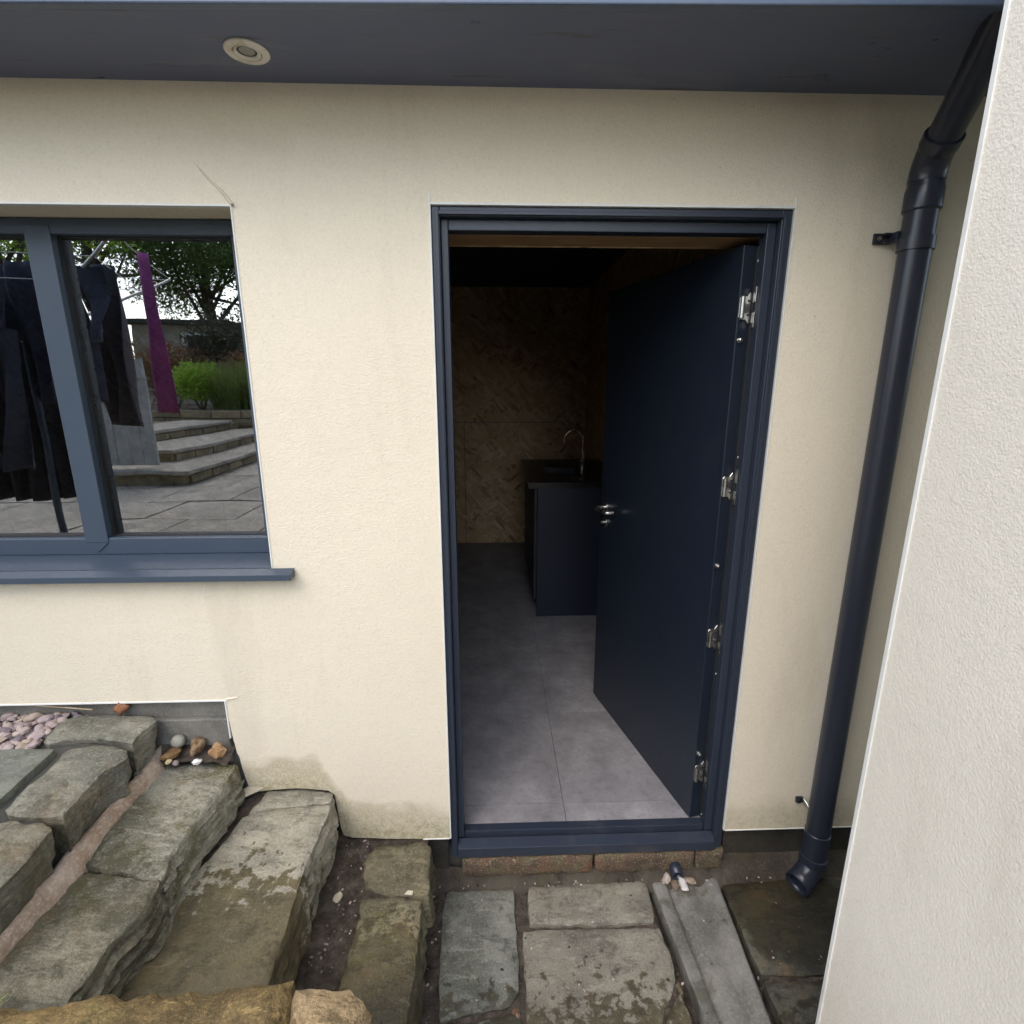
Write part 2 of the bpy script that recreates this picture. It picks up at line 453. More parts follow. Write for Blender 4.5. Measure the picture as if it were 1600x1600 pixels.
def wall_poly(name, outer, holes, y0, y1, mat, parent):
    """wall in the xz plane between y0 (front) and y1 with real openings"""
    vs, es = [], []
    for loop in [outer] + holes:
        k = len(vs); n = len(loop)
        vs += [Vector(p) for p in loop]; es += [(k + i, k + (i + 1) % n) for i in range(n)]
    V, E, F, *_ = delaunay_2d_cdt(vs, es, [], 0, 1e-6)
    mb = MB()
    tris = []
    for f in F:
        c = sum((V[i] for i in f), Vector((0, 0))) / len(f)
        if inside(c, outer) and not any(inside(c, h) for h in holes): tris.append(tuple(f))
    n = len(V)
    mb.v = [Vector((p.x, y0, p.y)) for p in V] + [Vector((p.x, y1, p.y)) for p in V]
    for f in tris:
        mb.f.append(f); mb.f.append(tuple(i + n for i in reversed(f)))
    cnt = {}
    for f in tris:
        for i in range(3):
            cnt[(f[i], f[(i + 1) % 3])] = 1
    for (a, b) in cnt:
        if (b, a) not in cnt: mb.f.append((b, a, a + n, b + n))
    o = mb.build(name, mat, parent)
    return o

def fbm(x, y, z, oct=4):
    return noise.fractal(Vector((x, y, z)), 1.0, 2.0, oct)
def seg_dist(p, a, b):
    d = b - a; t = max(0, min(1, (p - a).dot(d) / max(d.length_squared, 1e-12)))
    return (p - a - d * t).length
def slab(name, poly, zt, h, mat, parent, seed=0, amp=0.004, edge=0.010, batter=0.0, side=0.008, res=0.016, riven=0.0, tilt=(0, 0), jag=0.004, rings=9):
    """one stone: uneven riven top, worn arris, rough layered sides"""
    P = [Vector(p) for p in poly]
    area = sum(P[i].x * P[(i + 1) % len(P)].y - P[(i + 1) % len(P)].x * P[i].y for i in range(len(P)))
    if area < 0: P.reverse()
    B = []
    for i, a in enumerate(P):
        b = P[(i + 1) % len(P)]; n = max(1, int((b - a).length / res))
        B += [a + (b - a) * k / n for k in range(n)]
    n = len(B); so = seed * 7.31
    B = [B[i] * 0.8 + (B[i - 1] + B[(i + 1) % n]) * 0.1 for i in range(n)]
    N = []
    for i in range(n):
        t = B[(i + 1) % n] - B[i - 1]
        N.append(Vector((t.y, -t.x)).normalized())
    B = [p + N[i] * jag * (fbm(p.x * 22 + so, p.y * 22, so) + .45 * fbm(p.x * 75, p.y * 75 + so, so, 2)) for i, p in enumerate(B)]
    pl = [(p.x, p.y) for p in B]
    xs = [p.x for p in B]; ys = [p.y for p in B]
    rnd = random.Random(seed)
    pts = list(B)
    x = min(xs)
    while x < max(xs):
        y = min(ys)
        while y < max(ys):
            q = Vector((x + rnd.uniform(-.35, .35) * res, y + rnd.uniform(-.35, .35) * res))
            if inside(q, pl) and min((q - b).length for b in B) > res * 0.55: pts.append(q)
            y += res
        x += res
    V, E, F, *_ = delaunay_2d_cdt(pts, [(i, (i + 1) % n) for i in range(n)], [], 0, 1e-7)
    mb = MB()
    c0 = sum(B, Vector((0, 0))) / n
    for p in V:
        d = min(seg_dist(p, B[i], B[(i + 1) % n]) for i in range(n)) if edge > 0 else 1
        z = zt + amp * fbm(p.x * 6 + so, p.y * 6, so, 5) + amp * 0.35 * fbm(p.x * 30, p.y * 30 + so, so, 3)
        if riven:
            r = fbm(p.x * 3.2 + so, p.y * 2.1 - so, 0.3 * so, 4)
            z += riven * (math.floor(r * 4) / 4 + 0.25 * min(1, (r * 4 - math.floor(r * 4)) * 5))
        z += tilt[0] * (p.x - c0.x) + tilt[1] * (p.y - c0.y)
        e = edge * (1 + 0.6 * fbm(p.x * 14, p.y * 14, so + 3, 3))
        if d < 2 * e and e > 0: z -= e * (1 - d / (2 * e)) ** 2
        mb.v.append(Vector((p.x, p.y, z)))
    for f in F:
        c = sum((V[i] for i in f), Vector((0, 0))) / 3
        if inside(c, pl): mb.f.append(tuple(f))
    # boundary verts keep their index order 0..n-1 in the cdt output
    prev = list(range(n))
    for k in range(1, rings + 1):
        t = k / rings; cur = []
        for i in range(n):
            z0 = mb.v[i].z; zz = z0 + (zt - h - z0) * t
            q = B[i]
            lay = fbm(q.x * 5 + so, q.y * 5, zz * 70, 3)
            lay = math.floor(lay * 3.5) / 3.5
            o = batter * t + side * (0.5 + lay) * min(1, 4 * t) + 0.45 * side * fbm(q.x * 45, q.y * 45, zz * 80 + so, 3)
            mb.v.append(Vector((q.x + N[i].x * o, q.y + N[i].y * o, zz))); cur.append(len(mb.v) - 1)
        for i in range(n):
            j = (i + 1) % n
            mb.f.append((prev[j], prev[i], cur[i], cur[j]))
        prev = cur
    mb.f.append(tuple(reversed(prev)))
    o = mb.build(name, mat, parent)
    return smooth_angle(o, 38)
def rock(name, loc, r, mat, seed, scale=(1, 1, 1), rough=0.25, parent=None, sub=2, rz=0):
    import bmesh
    bm = bmesh.new(); bmesh.ops.create_icosphere(bm, subdivisions=sub, radius=1)
    for v in bm.verts:
        k = 1 + rough * fbm(v.co.x * 1.3 + seed * 3.1, v.co.y * 1.3, v.co.z * 1.3 + seed, 3)
        v.co = Vector((v.co.x * scale[0], v.co.y * scale[1], v.co.z * scale[2])) * k * r
    me = bpy.data.meshes.new(name); bm.to_mesh(me); bm.free()
    me.materials.append(mat)
    o = bpy.data.objects.new(name, me); col.objects.link(o)
    o.location = loc; o.rotation_euler = (0, 0, rz)
    smooth_angle(o, 50)
    return o
def soil_sheet(name, x0, x1, y0, y1, z, amp, mat, res=0.02, seed=0, keep=None):
    mb = MB(); nx = int((x1 - x0) / res) + 1; ny = int((y1 - y0) / res) + 1
    g = [[(x0 + (x1 - x0) * i / nx, y0 + (y1 - y0) * j / ny, z - (.05 if .56 < x0 + (x1 - x0) * i / nx < .84 and name == 'soil_bed' else 0) + amp * fbm((x0 + (x1 - x0) * i / nx) * 9 + seed, (y0 + (y1 - y0) * j / ny) * 9, seed, 5)) for i in range(nx + 1)] for j in range(ny + 1)]
    mb.sheet(g)
    return mb.build(name, mat, None, True)

# ================================================================== SETTING
GZ = -0.14
mb = MB(); mb.add([(-300, -300, GZ), (300, -300, GZ), (300, 300, GZ), (-300, 300, GZ)], [(0, 1, 2, 3)])
k = NT('garden_ground', 0.95)
ground = mb.build('ground', k.done(k.mix(k.step(k.noise(2, 6), 0.35, 0.65), (0.045, 0.06, 0.02), (0.09, 0.085, 0.04)), 0.95))
struct(ground)
bed = struct(soil_sheet('soil_bed', -0.36, 2.2, -3.0, 0.03, -0.016, 0.010, M['soil'], 0.02, 3))

# ------------------------------------------------------------------ paving in front of the door
paving = bpy.data.objects.new('paving', None); col.objects.link(paving); paving.location = (0.4, -0.4, -0.06); struct(paving)
FL = [
 ('flag_grey', [(-.181,-.055),(.06,-.054),(.065,-.26),(.065,-.386),(.036,-.424),(-.17,-.454),(-.182,-.366),(-.190,-.134)], 0.000, (0, .01)),
 ('flag_buff', [(.115,-.046),(.294,-.038),(.552,-.037),(.547,-.167),(.538,-.192),(.345,-.194),(.112,-.183)], 0.002, (0, 0)),
 ('flag_buff', [(.087,-.206),(.181,-.203),(.344,-.206),(.552,-.210),(.560,-.307),(.553,-.372),(.538,-.395),(.480,-.475),(.440,-.560),(.083,-.560)], 0.000, (0, 0)),
 ('flag_buff', [(.555,-.405),(.570,-.560),(.452,-.562),(.488,-.478)], -0.002, (0, 0)),
 ('flag_dark', [(.832,-.055),(1.10,-.045),(1.40,-.040),(1.40,-.368),(1.014,-.369),(.826,-.367)], -0.004, (0, 0)),
 ('flag_dark', [(.826,-.390),(1.01,-.387),(1.40,-.384),(1.40,-.80),(.815,-.80)], -0.002, (0, 0)),
 ('flag_grey', [(-.190,-.475),(.040,-.446),(.066,-.42),(.068,-.80),(-.19,-.80)], -0.003, (0, 0)),
 ('flag_buff', [(.085,-.580),(.565,-.580),(.58,-1.05),(.085,-1.05)], 0.0, (0, 0)),
 ('flag_grey', [(-.19,-.82),(.068,-.82),(.068,-1.4),(-.19,-1.4)], 0.0, (0, 0)),
 ('flag_buff', [(.085,-1.07),(.575,-1.07),(.575,-1.6),(.085,-1.6)], 0.0, (0, 0)),
 ('flag_dark', [(.830,-.82),(1.40,-.82),(1.40,-1.0),(.830,-1.0)], 0.0, (0, 0)),
 ('flag_buff', [(-.19,-1.42),(.068,-1.42),(.068,-2.0),(-.19,-2.0)], 0.0, (0, 0)),  # from here on, unseen flags added to bounce light up the wall
 ('flag_buff', [(.085,-1.62),(.80,-1.62),(.80,-2.2),(.085,-2.2)], 0.0, (0, 0)),
 ('flag_grey', [(-.19,-2.02),(.068,-2.02),(.068,-2.6),(-.19,-2.6)], 0.0, (0, 0)),
 ('flag_buff', [(.085,-2.22),(.80,-2.22),(.80,-2.8),(.085,-2.8)], 0.0, (0, 0)),
]
for i, (m, poly, z, t) in enumerate(FL):
    slab('flagstone', poly, z, 0.05, M[m], paving, 10 + i, 0.0022, 0.006, 0.0, 0.003, 0.016, 0.002, t, 0.004, 3)
slab('stone_chip', [(.040,-.432),(.062,-.425),(.064,-.455),(.046,-.452)], -0.004, 0.03, M['brick'], paving, 77, 0.002, 0.004, 0, 0.002, 0.008)
slab('stone_chip', [(.548,-.384),(.560,-.372),(.567,-.405),(.557,-.412)], -0.004, 0.03, M['brick'], paving, 78, 0.002, 0.004, 0, 0.002, 0.008)

# concrete drainage channel
prof = [(0, -.06), (0, -.006), (.03, 0), (.17, 0), (.20, -.004), (.235, -.020), (.28, -.021), (.34, -.012), (.50, -.009), (.62, -.013), (.70, -.020), (.75, -.019), (.80, -.006), (.84, 0), (.97, 0), (1, -.006), (1, -.06)]
mb = MB(); g = []
for j in range(60):
    y = -.034 - j * 0.024
    t = min(1, (-.034 - y) / .466)
    xl = .574 + .031 * t; xr = .822 - .030 * t
    g.append([(xl + (xr - xl) * a + .002 * fbm(a * 3, y * 14, 5), y + (.012 * fbm(a * 9, 3.3, 1) if j == 0 else 0), b + .0018 * fbm(a * 9, y * 16, 2)) for a, b in prof])
mb.sheet(list(reversed(g)))
ch = mb.build('drainage_channel', M['channel'], None)
smooth_angle(ch, 40); tag(ch, 'grooved concrete drainage channel running out from the door between the flagstones', 'drain channel')

# ================================================================== GARDEN ROOM
room = thing('garden_room', 'cream rendered garden room with navy door, window and dark eaves', 'building', (0, 0.1, 0))
XL, XR = -4.6, 2.2
DX0, DX1, DZ = -0.166, 0.846, 2.27
WX0, WX1, WZ0, WZ1 = -4.05, -0.70, 1.235, 2.26  # left end pushed out of view so more light gets indoors
base_line = [(-.905,.765),(-.902,.70),(-.896,.62),(-.890,.560),(-.884,.545),(-.880,.50),(-.872,.455),(-.866,.420),(-.835,.402),(-.78,.408),(-.70,.412),(-.64,.405),(-.592,.398),(-.572,.380),(-.566,.31),(-.561,.24),(-.553,.205),(-.52,.194),(-.46,.190),(-.38,.183),(-.30,.181),(-.263,.178)]
outer = [(XL, .765)] + base_line + [(DX0, .178), (DX0, DZ), (DX1, DZ), (DX1, .178), (XR, .178), (XR, 2.70), (XL, 2.70)]
hole = [(WX0, WZ0), (WX1, WZ0), (WX1, WZ1), (WX0, WZ1)]
wall = wall_poly('rendered_wall', outer, [hole], 0.0, 0.02, M['render'], room)
E_ = 0.018
core = wall_poly('block_wall', [(XL, -.1), (-.18, -.1), (-.18, DZ + .02), (.86, DZ + .02), (.86, -.1), (XR, -.1), (XR, 2.70), (XL, 2.70)],
                 [[(WX0 - E_, WZ0 - E_), (WX1 + E_, WZ0 - E_), (WX1 + E_, WZ1 + E_), (WX0 - E_, WZ1 + E_)]], 0.040, 0.2, M['block'], room)
# window reveal lining
mb = MB()
mb.box(WX0 - .016, WX1 + .016, 0.0205, 0.195, WZ1 + .001, WZ1 + .016)
mb.box(WX1 + .001, WX1 + .016, 0.0205, 0.195, WZ0 - .016, WZ1 + .0005)
mb.box(WX0 - .016, WX0 - .001, 0.0205, 0.195, WZ0 - .016, WZ1 + .0005)
mb.build('window_reveal', M['render'], room)
# white plastic beads: door, window, render stop
def bead(x0, x1, y0, y1, z0, z1): MB().box(x0, x1, y0, y1, z0, z1).build('corner_bead', M['white'], wall, False, 0.0008, 1)
bead(DX0 - .004, DX0 + .001, -.0025, .018, .178, DZ + .03)
bead(DX1 - .001, DX1 + .003, -.0025, .018, .178, DZ + .028)
bead(DX0 - .003, DX1 + .003, -.0030, .018, DZ - .001, DZ + .0055)
bead(WX1 - .001, WX1 + .0035, -.0025, .018, WZ0, WZ1)
bead(WX0, WX1 + .006, -.0030, .018, WZ1 - .0015, WZ1 + .004)
bead(XL, -.895, -.0030, .018, .7625, .768)
bead(-.907, -.902, -.0028, .018, .62, .7620)
bead(-.268, DX0 - .006, -.0030, .018, .1765, .1805)
bead(DX1 + .005, XR, -.0030, .018, .1762, .180)
# trowel ridges in the render
def ridge(pts, wd, h):
    mb = MB(); g = []
    for i, p in enumerate(pts):
        t = i / (len(pts) - 1)
        d = Vector(pts[min(i + 1, len(pts) - 1)]) - Vector(pts[max(i - 1, 0)]); d.normalize()
        nx, nz = -d.y, d.x; ww = wd * (0.25 + t); hh = h * (0.15 + t)
        g.append([(p[0] + nx * ww * s, .0012 - hh * c, p[1] + nz * ww * s) for s, c in ((-1, 0), (-.4, .8), (0, 1), (.35, .6), (.5, 0))])
    mb.sheet(g); o = mb.build('trowel_ridge', M['render'], wall, True)
ridge([(-.790, 2.372), (-.775, 2.357), (-.758, 2.335), (-.735, 2.312), (-.712, 2.290), (-.692, 2.262)], .006, .013)
ridge([(-.848, .792), (-.855, .785), (-.862, .776), (-.875, .772), (-.90, .770)], .005, .005)

# plinth below the render
pl = MB().box(.862, XR, .026, .0395, -.08, .20).build('plinth', M['plinth_dark'], room)
MB().box(-.30, -.181, .024, .0395, -.08, .20).build('plinth', M['plinth_dark'], room)
MB().box(-.60, -.305, .024, .0395, -.08, .25).build('plinth', M['plinth_dark'], room)
pg = MB().box(XL, -.60, .026, .0395, .10, .80).build('plinth', M['plinth_grey'], room)
MB().box(-1.20, -.912, .006, .0255, .52, .690).build('plinth_block', M['plinth_grey'], room, False, 0.004)
ped = MB().box(-.179, .859, .055, .19, -.08, .092).build('threshold_footing', M['mortar_dark'], room)
for i, (a, b) in enumerate(((-.128, .360), (.367, .742), (.749, .852))):
    slab('brick', [(a, -.085), (b, -.085), (b, -.002), (a, -.002)], .054, .05, M['brick'], ped, 40 + i, .003, .008, 0, .003, .014, 0, (0, 0), .004)
    o = bpy.context.scene.objects  # bricks are laid on edge under the sill
    bk = ped.children[-1]
    # stand the slab up so that its worn top becomes the face
    for v in bk.data.vertices:
        x, y, z = v.co
        v.co = (x, .040 - z, y + .092)
    bk.data.flip_normals()
# rough mortar haunch along the wall foot
mb = MB(); g = []
for i in range(180):
    x = -.25 + i * .0125
    a = .5 + .5 * fbm(x * 7, 1.1, 4, 4); b = fbm(x * 22, 4.4, 2, 3)
    hgt = .008 + .022 * max(0, a - .15) + .006 * b
    if x > .86: hgt = .035 + .012 * a
    g.append([(x, .03, hgt + .004), (x, .012, hgt + .003 * b), (x, -.012 - .008 * a, hgt - .002 + .006 * b), (x, -.026 - .014 * a, hgt * .6 + .006 * b), (x, -.040 - .02 * a, -.008 + .004 * b), (x, -.05 - .02 * a, -.03)])
mb.sheet(g)
smooth_angle(mb.build('mortar_haunch', concrete('stained_haunch', (0.028, 0.022, 0.015), (0.075, 0.062, 0.046), 0.5, (0.05, 0.048, 0.016), 0.01), room), 60)

# eaves
mb = MB()
def eave(x): return -.290 - .031 * (x + 1.0)
xs = [-4.65, 2.25]
mb.add([(xs[0], eave(xs[0]) + .022, 2.547), (xs[1], eave(xs[1]) + .022, 2.547), (xs[1], .039, 2.547), (xs[0], .039, 2.547),
        (xs[0], eave(xs[0]) + .022, 2.562), (xs[1], eave(xs[1]) + .022, 2.562), (xs[1], .039, 2.562), (xs[0], .039, 2.562)],
       [(0, 3, 2, 1), (4, 5, 6, 7), (0, 1, 5, 4), (1, 2, 6, 5), (2, 3, 7, 6), (3, 0, 4, 7)])
sof = mb.build('soffit_board', M['soffit'], room)
mb = MB()
a, b = eave(xs[0]), eave(xs[1])
mb.add([(xs[0], a, 2.541), (xs[1], b, 2.541), (xs[1], b + .020, 2.541), (xs[0], a + .020, 2.541), (xs[0], a - .004, 2.80), (xs[1], b - .004, 2.80), (xs[1], b + .020, 2.80), (xs[0], a + .020, 2.80)],
       [(0, 3, 2, 1), (4, 5, 6, 7), (0, 1, 5, 4), (1, 2, 6, 5), (2, 3, 7, 6), (3, 0, 4, 7)])
mb.build('fascia_board', M['fascia'], room, False, .003)
MB().box(XL - .1, XR + .1, .021, 4.1, 2.815, 2.86).build('flat_roof', M['gasket'], room)
mb = MB(); mb.add([(xs[0], a - .02, 2.80), (xs[1], b - .02, 2.80), (xs[1], .02, 2.815), (xs[0], .02, 2.815), (xs[0], a - .02, 2.83), (xs[1], b - .02, 2.83), (xs[1], .02, 2.85), (xs[0], .02, 2.85)],
       [(0, 3, 2, 1), (4, 5, 6, 7), (0, 1, 5, 4), (1, 2, 6, 5), (2, 3, 7, 6), (3, 0, 4, 7)])
mb.build('roof_edge', M['gasket'], room)

# interior shell
RX0, RX1, RY1, CZ, FZ = -4.3, 0.925, 3.711, 2.67, 0.165
flr = MB().box(RX0 - .1, RX1 + .1, .19, RY1 + .1, .02, FZ - .006).build('floor', M['mortar_dark'], room)
MB().box(DX0 - .01, DX1 + .01, .0755, .189, .10, FZ - .008).build('threshold_bed', M['mortar_dark'], room)
tm = {}
def floor_tile(x0, x1, y0, y1):
    c = ((x0 + x1) / 2, (y0 + y1) / 2)
    key = (round(x1 - x0, 3), round(y1 - y0, 3))
    if key not in tm:
        q = MB().box(-key[0] / 2, key[0] / 2, -key[1] / 2, key[1] / 2, -.005, 0)
        me = bpy.data.meshes.new('floor_tile'); me.from_pydata([tuple(v) for v in q.v], [], q.f); me.materials.append(M['tile']); tm[key] = me
    o = bpy.data.objects.new('floor_tile', tm[key]); col.objects.link(o); o.location = (c[0], c[1], FZ)
    attach(o, flr)
gx = [RX0 + .0, -3.93, -3.33, -2.73, -2.13, -1.53, -.93, -.33, .268, .868, RX1]
gy = [.0, .166, .765, 1.365, 2.0, 2.6, 3.2, RY1]
for j in range(len(gy) - 1):
    for i in range(len(gx) - 1):
        x0, x1, y0, y1 = gx[i], gx[i + 1], gy[j], gy[j + 1]
        if j == 0:
            x0 = max(x0, DX0 + .03); x1 = min(x1, DX1 - .03); y0 = .074
            if x1 - x0 < .02: continue
        floor_tile(x0 + .0009, x1 - .0009, y0 + .0009, y1 - .0009)
bw = MB().box(RX0 - .1, RX1 + .1, RY1 + .015, RY1 + .2, 0, 2.8).build('back_wall', M['block'], room)
for a, b, c, d in ((RX0, -2.74, FZ, 1.4105), (-2.738, -1.502, FZ, 1.4105), (-1.4995, -.290, FZ, 1.4105), (-.284, RX1, FZ, 1.4105), (RX0, -2.6, 1.4175, CZ), (-2.5975, -.9, 1.4175, CZ), (-.8975, RX1, 1.4175, CZ)):
    MB().box(a, b, RY1, RY1 + .0145, c, d).build('strand_board', M['osb'], bw, False, .001, 1)
rw = MB().box(RX1 + .015, RX1 + .2, .2, RY1 + .1, 0, 2.8).build('side_wall', M['block'], room)
for a, b, c, d in ((.201, 1.42, FZ, CZ), (1.4225, 2.64, FZ, CZ), (2.6425, RY1, FZ, CZ)):
    MB().box(RX1, RX1 + .0145, a, b, c, d).build('strand_board', M['osb'], rw, False, .001, 1)
lw = MB().box(RX0 - .2, RX0 - .015, .2, RY1 + .1, 0, 2.8).build('side_wall', M['block'], room)
for a, b in ((.201, 1.42), (1.4225, 2.64), (2.6425, RY1)):
    MB().box(RX0 - .0145, RX0, a, b, FZ, CZ).build('strand_board', M['osb'], lw, False, .001, 1)
fw = wall_poly('front_lining', [(RX0, FZ), (-.17, FZ), (-.17, 2.213), (.85, 2.213), (.85, FZ), (RX1, FZ), (RX1, CZ), (RX0, CZ)], [hole], .2005, .213, M['osb'], room)
MB().box(RX0 - .1, RX1 + .1, .2, RY1 + .1, CZ, CZ + .02).build('ceiling', M['ceiling'], room)
MB().box(-.179, .859, .078, .1995, 2.214, 2.285).build('lintel', M['timber'], room)
MB().box(.851, .8595, .078, .1995, .1, 2.2135).build('door_lining', M['timber'], room)
MB().box(-.179, -.171, .078, .1995, .1, 2.2135).build('door_lining', M['timber'], room)

# window; its unseen left stretch is added to light the room
win = thing('window', '', '', (0, 0, 0)); del win['label']; del win['category']
bpy.data.objects.remove(win)
WY = .118
mb = MB()
mb.box(WX0 + .001, WX1 - .001, WY, .19, WZ1 - .044, WZ1 - .001)
mb.box(WX0 + .001, WX1 - .001, WY, .19, WZ0 + .008, WZ0 + .066)
mb.box(WX1 - .062, WX1 - .001, WY + .0007, .189, WZ0 + .0665, WZ1 - .0445)
mb.box(WX0 + .001, WX0 + .062, WY + .0007, .189, WZ0 + .0665, WZ1 - .0445)
wf = mb.build('window', M['window_frame'], room, False, .004)
GL0, GL1 = WZ0 + .062, WZ1 - .040
panes = []
mul = [(-1.345, -1.272), (-2.26, -2.19), (-3.17, -3.10)]  # last two lie out of view, in the stretch added for indoor light
for (a, b) in mul:
    q = MB().box(a, b, WY - .003, .188, WZ0 + .050, WZ1 - .020)
    zc = WZ0 + .050; xm = (a + b) / 2
    q.add([(a, WY - .003, zc), (b, WY - .003, zc), (xm, WY - .003, zc - .032), (a, WY + .02, zc), (b, WY + .02, zc), (xm, WY + .02, zc - .032)], [(0, 2, 1), (0, 3, 5, 2), (1, 2, 5, 4), (3, 4, 5)])
    q.build('mullion', M['window_frame'], wf, False, .002)
def pane(a, b):
    p = MB().box(a, b, WY + .038, WY + .044, GL0, GL1).build('pane', M['glass'], wf)
    p.data.materials.append(M['glass_mirror']); p.data.polygons[2].material_index = 1     # outer face, made to reflect more than plain glass
    MB().box(a, b, WY + .060, WY + .064, GL0, GL1).build('pane', M['glass'], wf)
    g = MB(); t = .007
    g.box(a, b, WY + .022, WY + .0375, GL1 - t - .002, GL1 + .004); g.box(a, b, WY + .022, WY + .0375, GL0 - .004, GL0 + t)
    g.box(a, a + t, WY + .022, WY + .0374, GL0 + t, GL1 - t); g.box(b - t, b, WY + .022, WY + .0374, GL0 + t, GL1 - t)
    g.build('gasket', M['gasket'], wf)
    s = MB(); s.box(a + .008, a + .020, WY + .0445, WY + .0595, GL0 + .0005, GL1 - .0005); s.box(b - .020, b - .008, WY + .0445, WY + .0595, GL0 + .0005, GL1 - .0005)
    s.build('spacer_bar', M['steel'], wf)
pane(-1.276, WX1 - .058); pane(-2.194, -1.341); pane(-3.104, -2.256); pane(WX0 + .058, -3.166)  # last two panes are unseen, added to brighten the interior
mb = MB()
mb.add([(WX0 - .07, -.045, 1.224), (-.628, -.045, 1.224), (-.628, -.045, 1.205), (WX0 - .07, -.045, 1.205),
        (WX0 - .07, -.006, 1.233), (-.628, -.006, 1.233), (-.628, -.006, 1.207), (WX0 - .07, -.006, 1.207)],
       [(0, 3, 2, 1), (0, 1, 5, 4), (3, 7, 6, 2), (1, 2, 6, 5), (0, 4, 7, 3), (4, 5, 6, 7)])
mb.add([(WX0 + .002, -.006, 1.2335), (WX1 - .002, -.006, 1.2335), (WX1 - .002, .121, 1.2415), (WX0 + .002, .121, 1.2415), (WX0 + .002, -.006, 1.2352), (WX1 - .002, -.006, 1.2352), (WX1 - .002, .121, 1.2432), (WX0 + .002, .121, 1.2432)],
       [(0, 3, 2, 1), (4, 5, 6, 7), (0, 1, 5, 4), (1, 2, 6, 5), (2, 3, 7, 6), (3, 0, 4, 7)])
mb.build('window_sill', M['window_frame'], wf, False, .002)

# door frame
def frame_members(x0, x1, z0, z1, wl, wr, wt, y0, y1):
    m = MB()
    m.box(x0, x0 + wl, y0, y1, z0, z1); m.box(x1 - wr, x1, y0, y1, z0, z1)
    m.box(x0 + wl, x1 - wr, y0 + .0006, y1, z1 - wt, z1)
    return m
df = frame_members(DX0 + .001, DX1 - .001, .088, DZ - .001, .023, .030, .026, .006, .072).build('door_frame', M['navy'], room, False, .003)
frame_members(DX0 + .0245, DX1 - .0315, .150, DZ - .0275, .0205, .027, .029, .030, .0755).build('door_stop', M['navy'], df, False, .0025)
frame_members(DX0 + .012, DX1 - .018, .150, DZ - .014, .0095, .0095, .010, -.0015, .0055).build('frame_trim', M['navy'], df, False, .0015)
mb = MB()
mb.box(DX0 + .0245, DX1 - .0315, -.008, .074, .097, .136)
mb.add([(DX0 + .0245, -.008, .136), (DX1 - .0315, -.008, .136), (DX1 - .0315, .030, .148), (DX0 + .0245, .030, .148), (DX0 + .0245, .030, .136), (DX1 - .0315, .030, .136)], [(0, 1, 2, 3), (0, 4, 5, 1), (3, 2, 5, 4), (0, 3, 4), (1, 5, 2)])
mb.box(DX0 + .0460, DX1 - .0595, .040, .0735, .1365, .168)
mb.build('door_sill', M['navy_sill'], df, False, .0015)
for z in (2.149, 1.566, .791, .191):
    MB().tube([(DX1 - .0590, .0685, z), (DX1 - .0610, .0685, z)], .0055, 12).build('fixing_cap', M['white'], df)

# door leaf, open inwards
HP = Vector((.742, .066, FZ + .008))
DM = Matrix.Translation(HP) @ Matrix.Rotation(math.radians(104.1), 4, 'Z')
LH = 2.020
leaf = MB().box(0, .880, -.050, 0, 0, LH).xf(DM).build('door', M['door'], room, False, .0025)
MB().box(-.0125, -.0005, -.056, -.040, .004, LH - .004).xf(DM).build('edge_lip', M['gasket'], leaf, False, .0015)
MB().box(.02, .86, -.040, -.004, -.0075, -.0005).xf(DM).build('drop_seal', M['gasket'], leaf)
HZ = [2.018, 1.469, .930, .376]
for i, z in enumerate(HZ):
    zz = z - HP.z
    mb = MB()
    # winged leaf plate on the door edge
    pr = [(-.038, .034), (-.030, .046), (-.020, .034), (.000, .034), (.006, .028), (.006, -.028), (.000, -.034), (-.020, -.034), (-.030, -.046), (-.038, -.034), (-.033, -.02), (-.033, .02)]
    n = len(pr)
    q = MB()
    q.v = [Vector((-.0012, a, zz + b)) for a, b in pr] + [Vector((-.0042, a, zz + b)) for a, b in pr]
    q.f = [tuple(range(n)), tuple(range(2 * n - 1, n - 1, -1))] + [(j, j + n, (j + 1) % n + n, (j + 1) % n) for j in range(n)]
    q.v = [Vector((v.x, v.y - .006, v.z)) for v in q.v]
    h = q.xf(DM).build('hinge', M['steel'], leaf, False, .0008, 1)
    k = MB()
    k.tube([(-.010, -.006, zz - .030), (-.010, -.006, zz + .030)], .0062, 14)
    smooth_angle(k.xf(DM).build('knuckle', M['steel'], h), 40)
    s = MB()
    for dy, dz in ((-.032, .020), (-.032, -.020), (-.020, .036), (-.020, -.036)):
        s.tube([(-.004, dy, zz + dz), (-.0062, dy, zz + dz)], .0032, 10)
    s.xf(DM).build('screw', M['gasket'], h)
    # wings fixed to the frame side
    f = MB()
    for sgn in (1, -1):
        f.box(DX1 - .0625, DX1 - .0597, .050, .066, z + sgn * .036 - .022, z + sgn * .036 + .022)
    f.build('frame_wing', M['steel'], h, False, .001)
for z in (1.925, 1.197, .459):
    q = MB(); zz = z - HP.z
    q.tube([(0, -.012, zz), (-.004, -.012, zz), (-.004, -.012, zz), (-.011, -.012, zz), (-.013, -.012, zz)], [.0085, .0085, .0062, .0062, .004], 16)
    smooth_angle(q.xf(DM).build('security_bolt', M['steel'], leaf), 40)
hz = 1.216 - HP.z
q = MB(); q.tube([(.822, 0, hz), (.822, .008, hz)], .026, 28)
hd = smooth_angle(q.xf(DM).build('handle', M['steel'], leaf, False, .0015), 40)
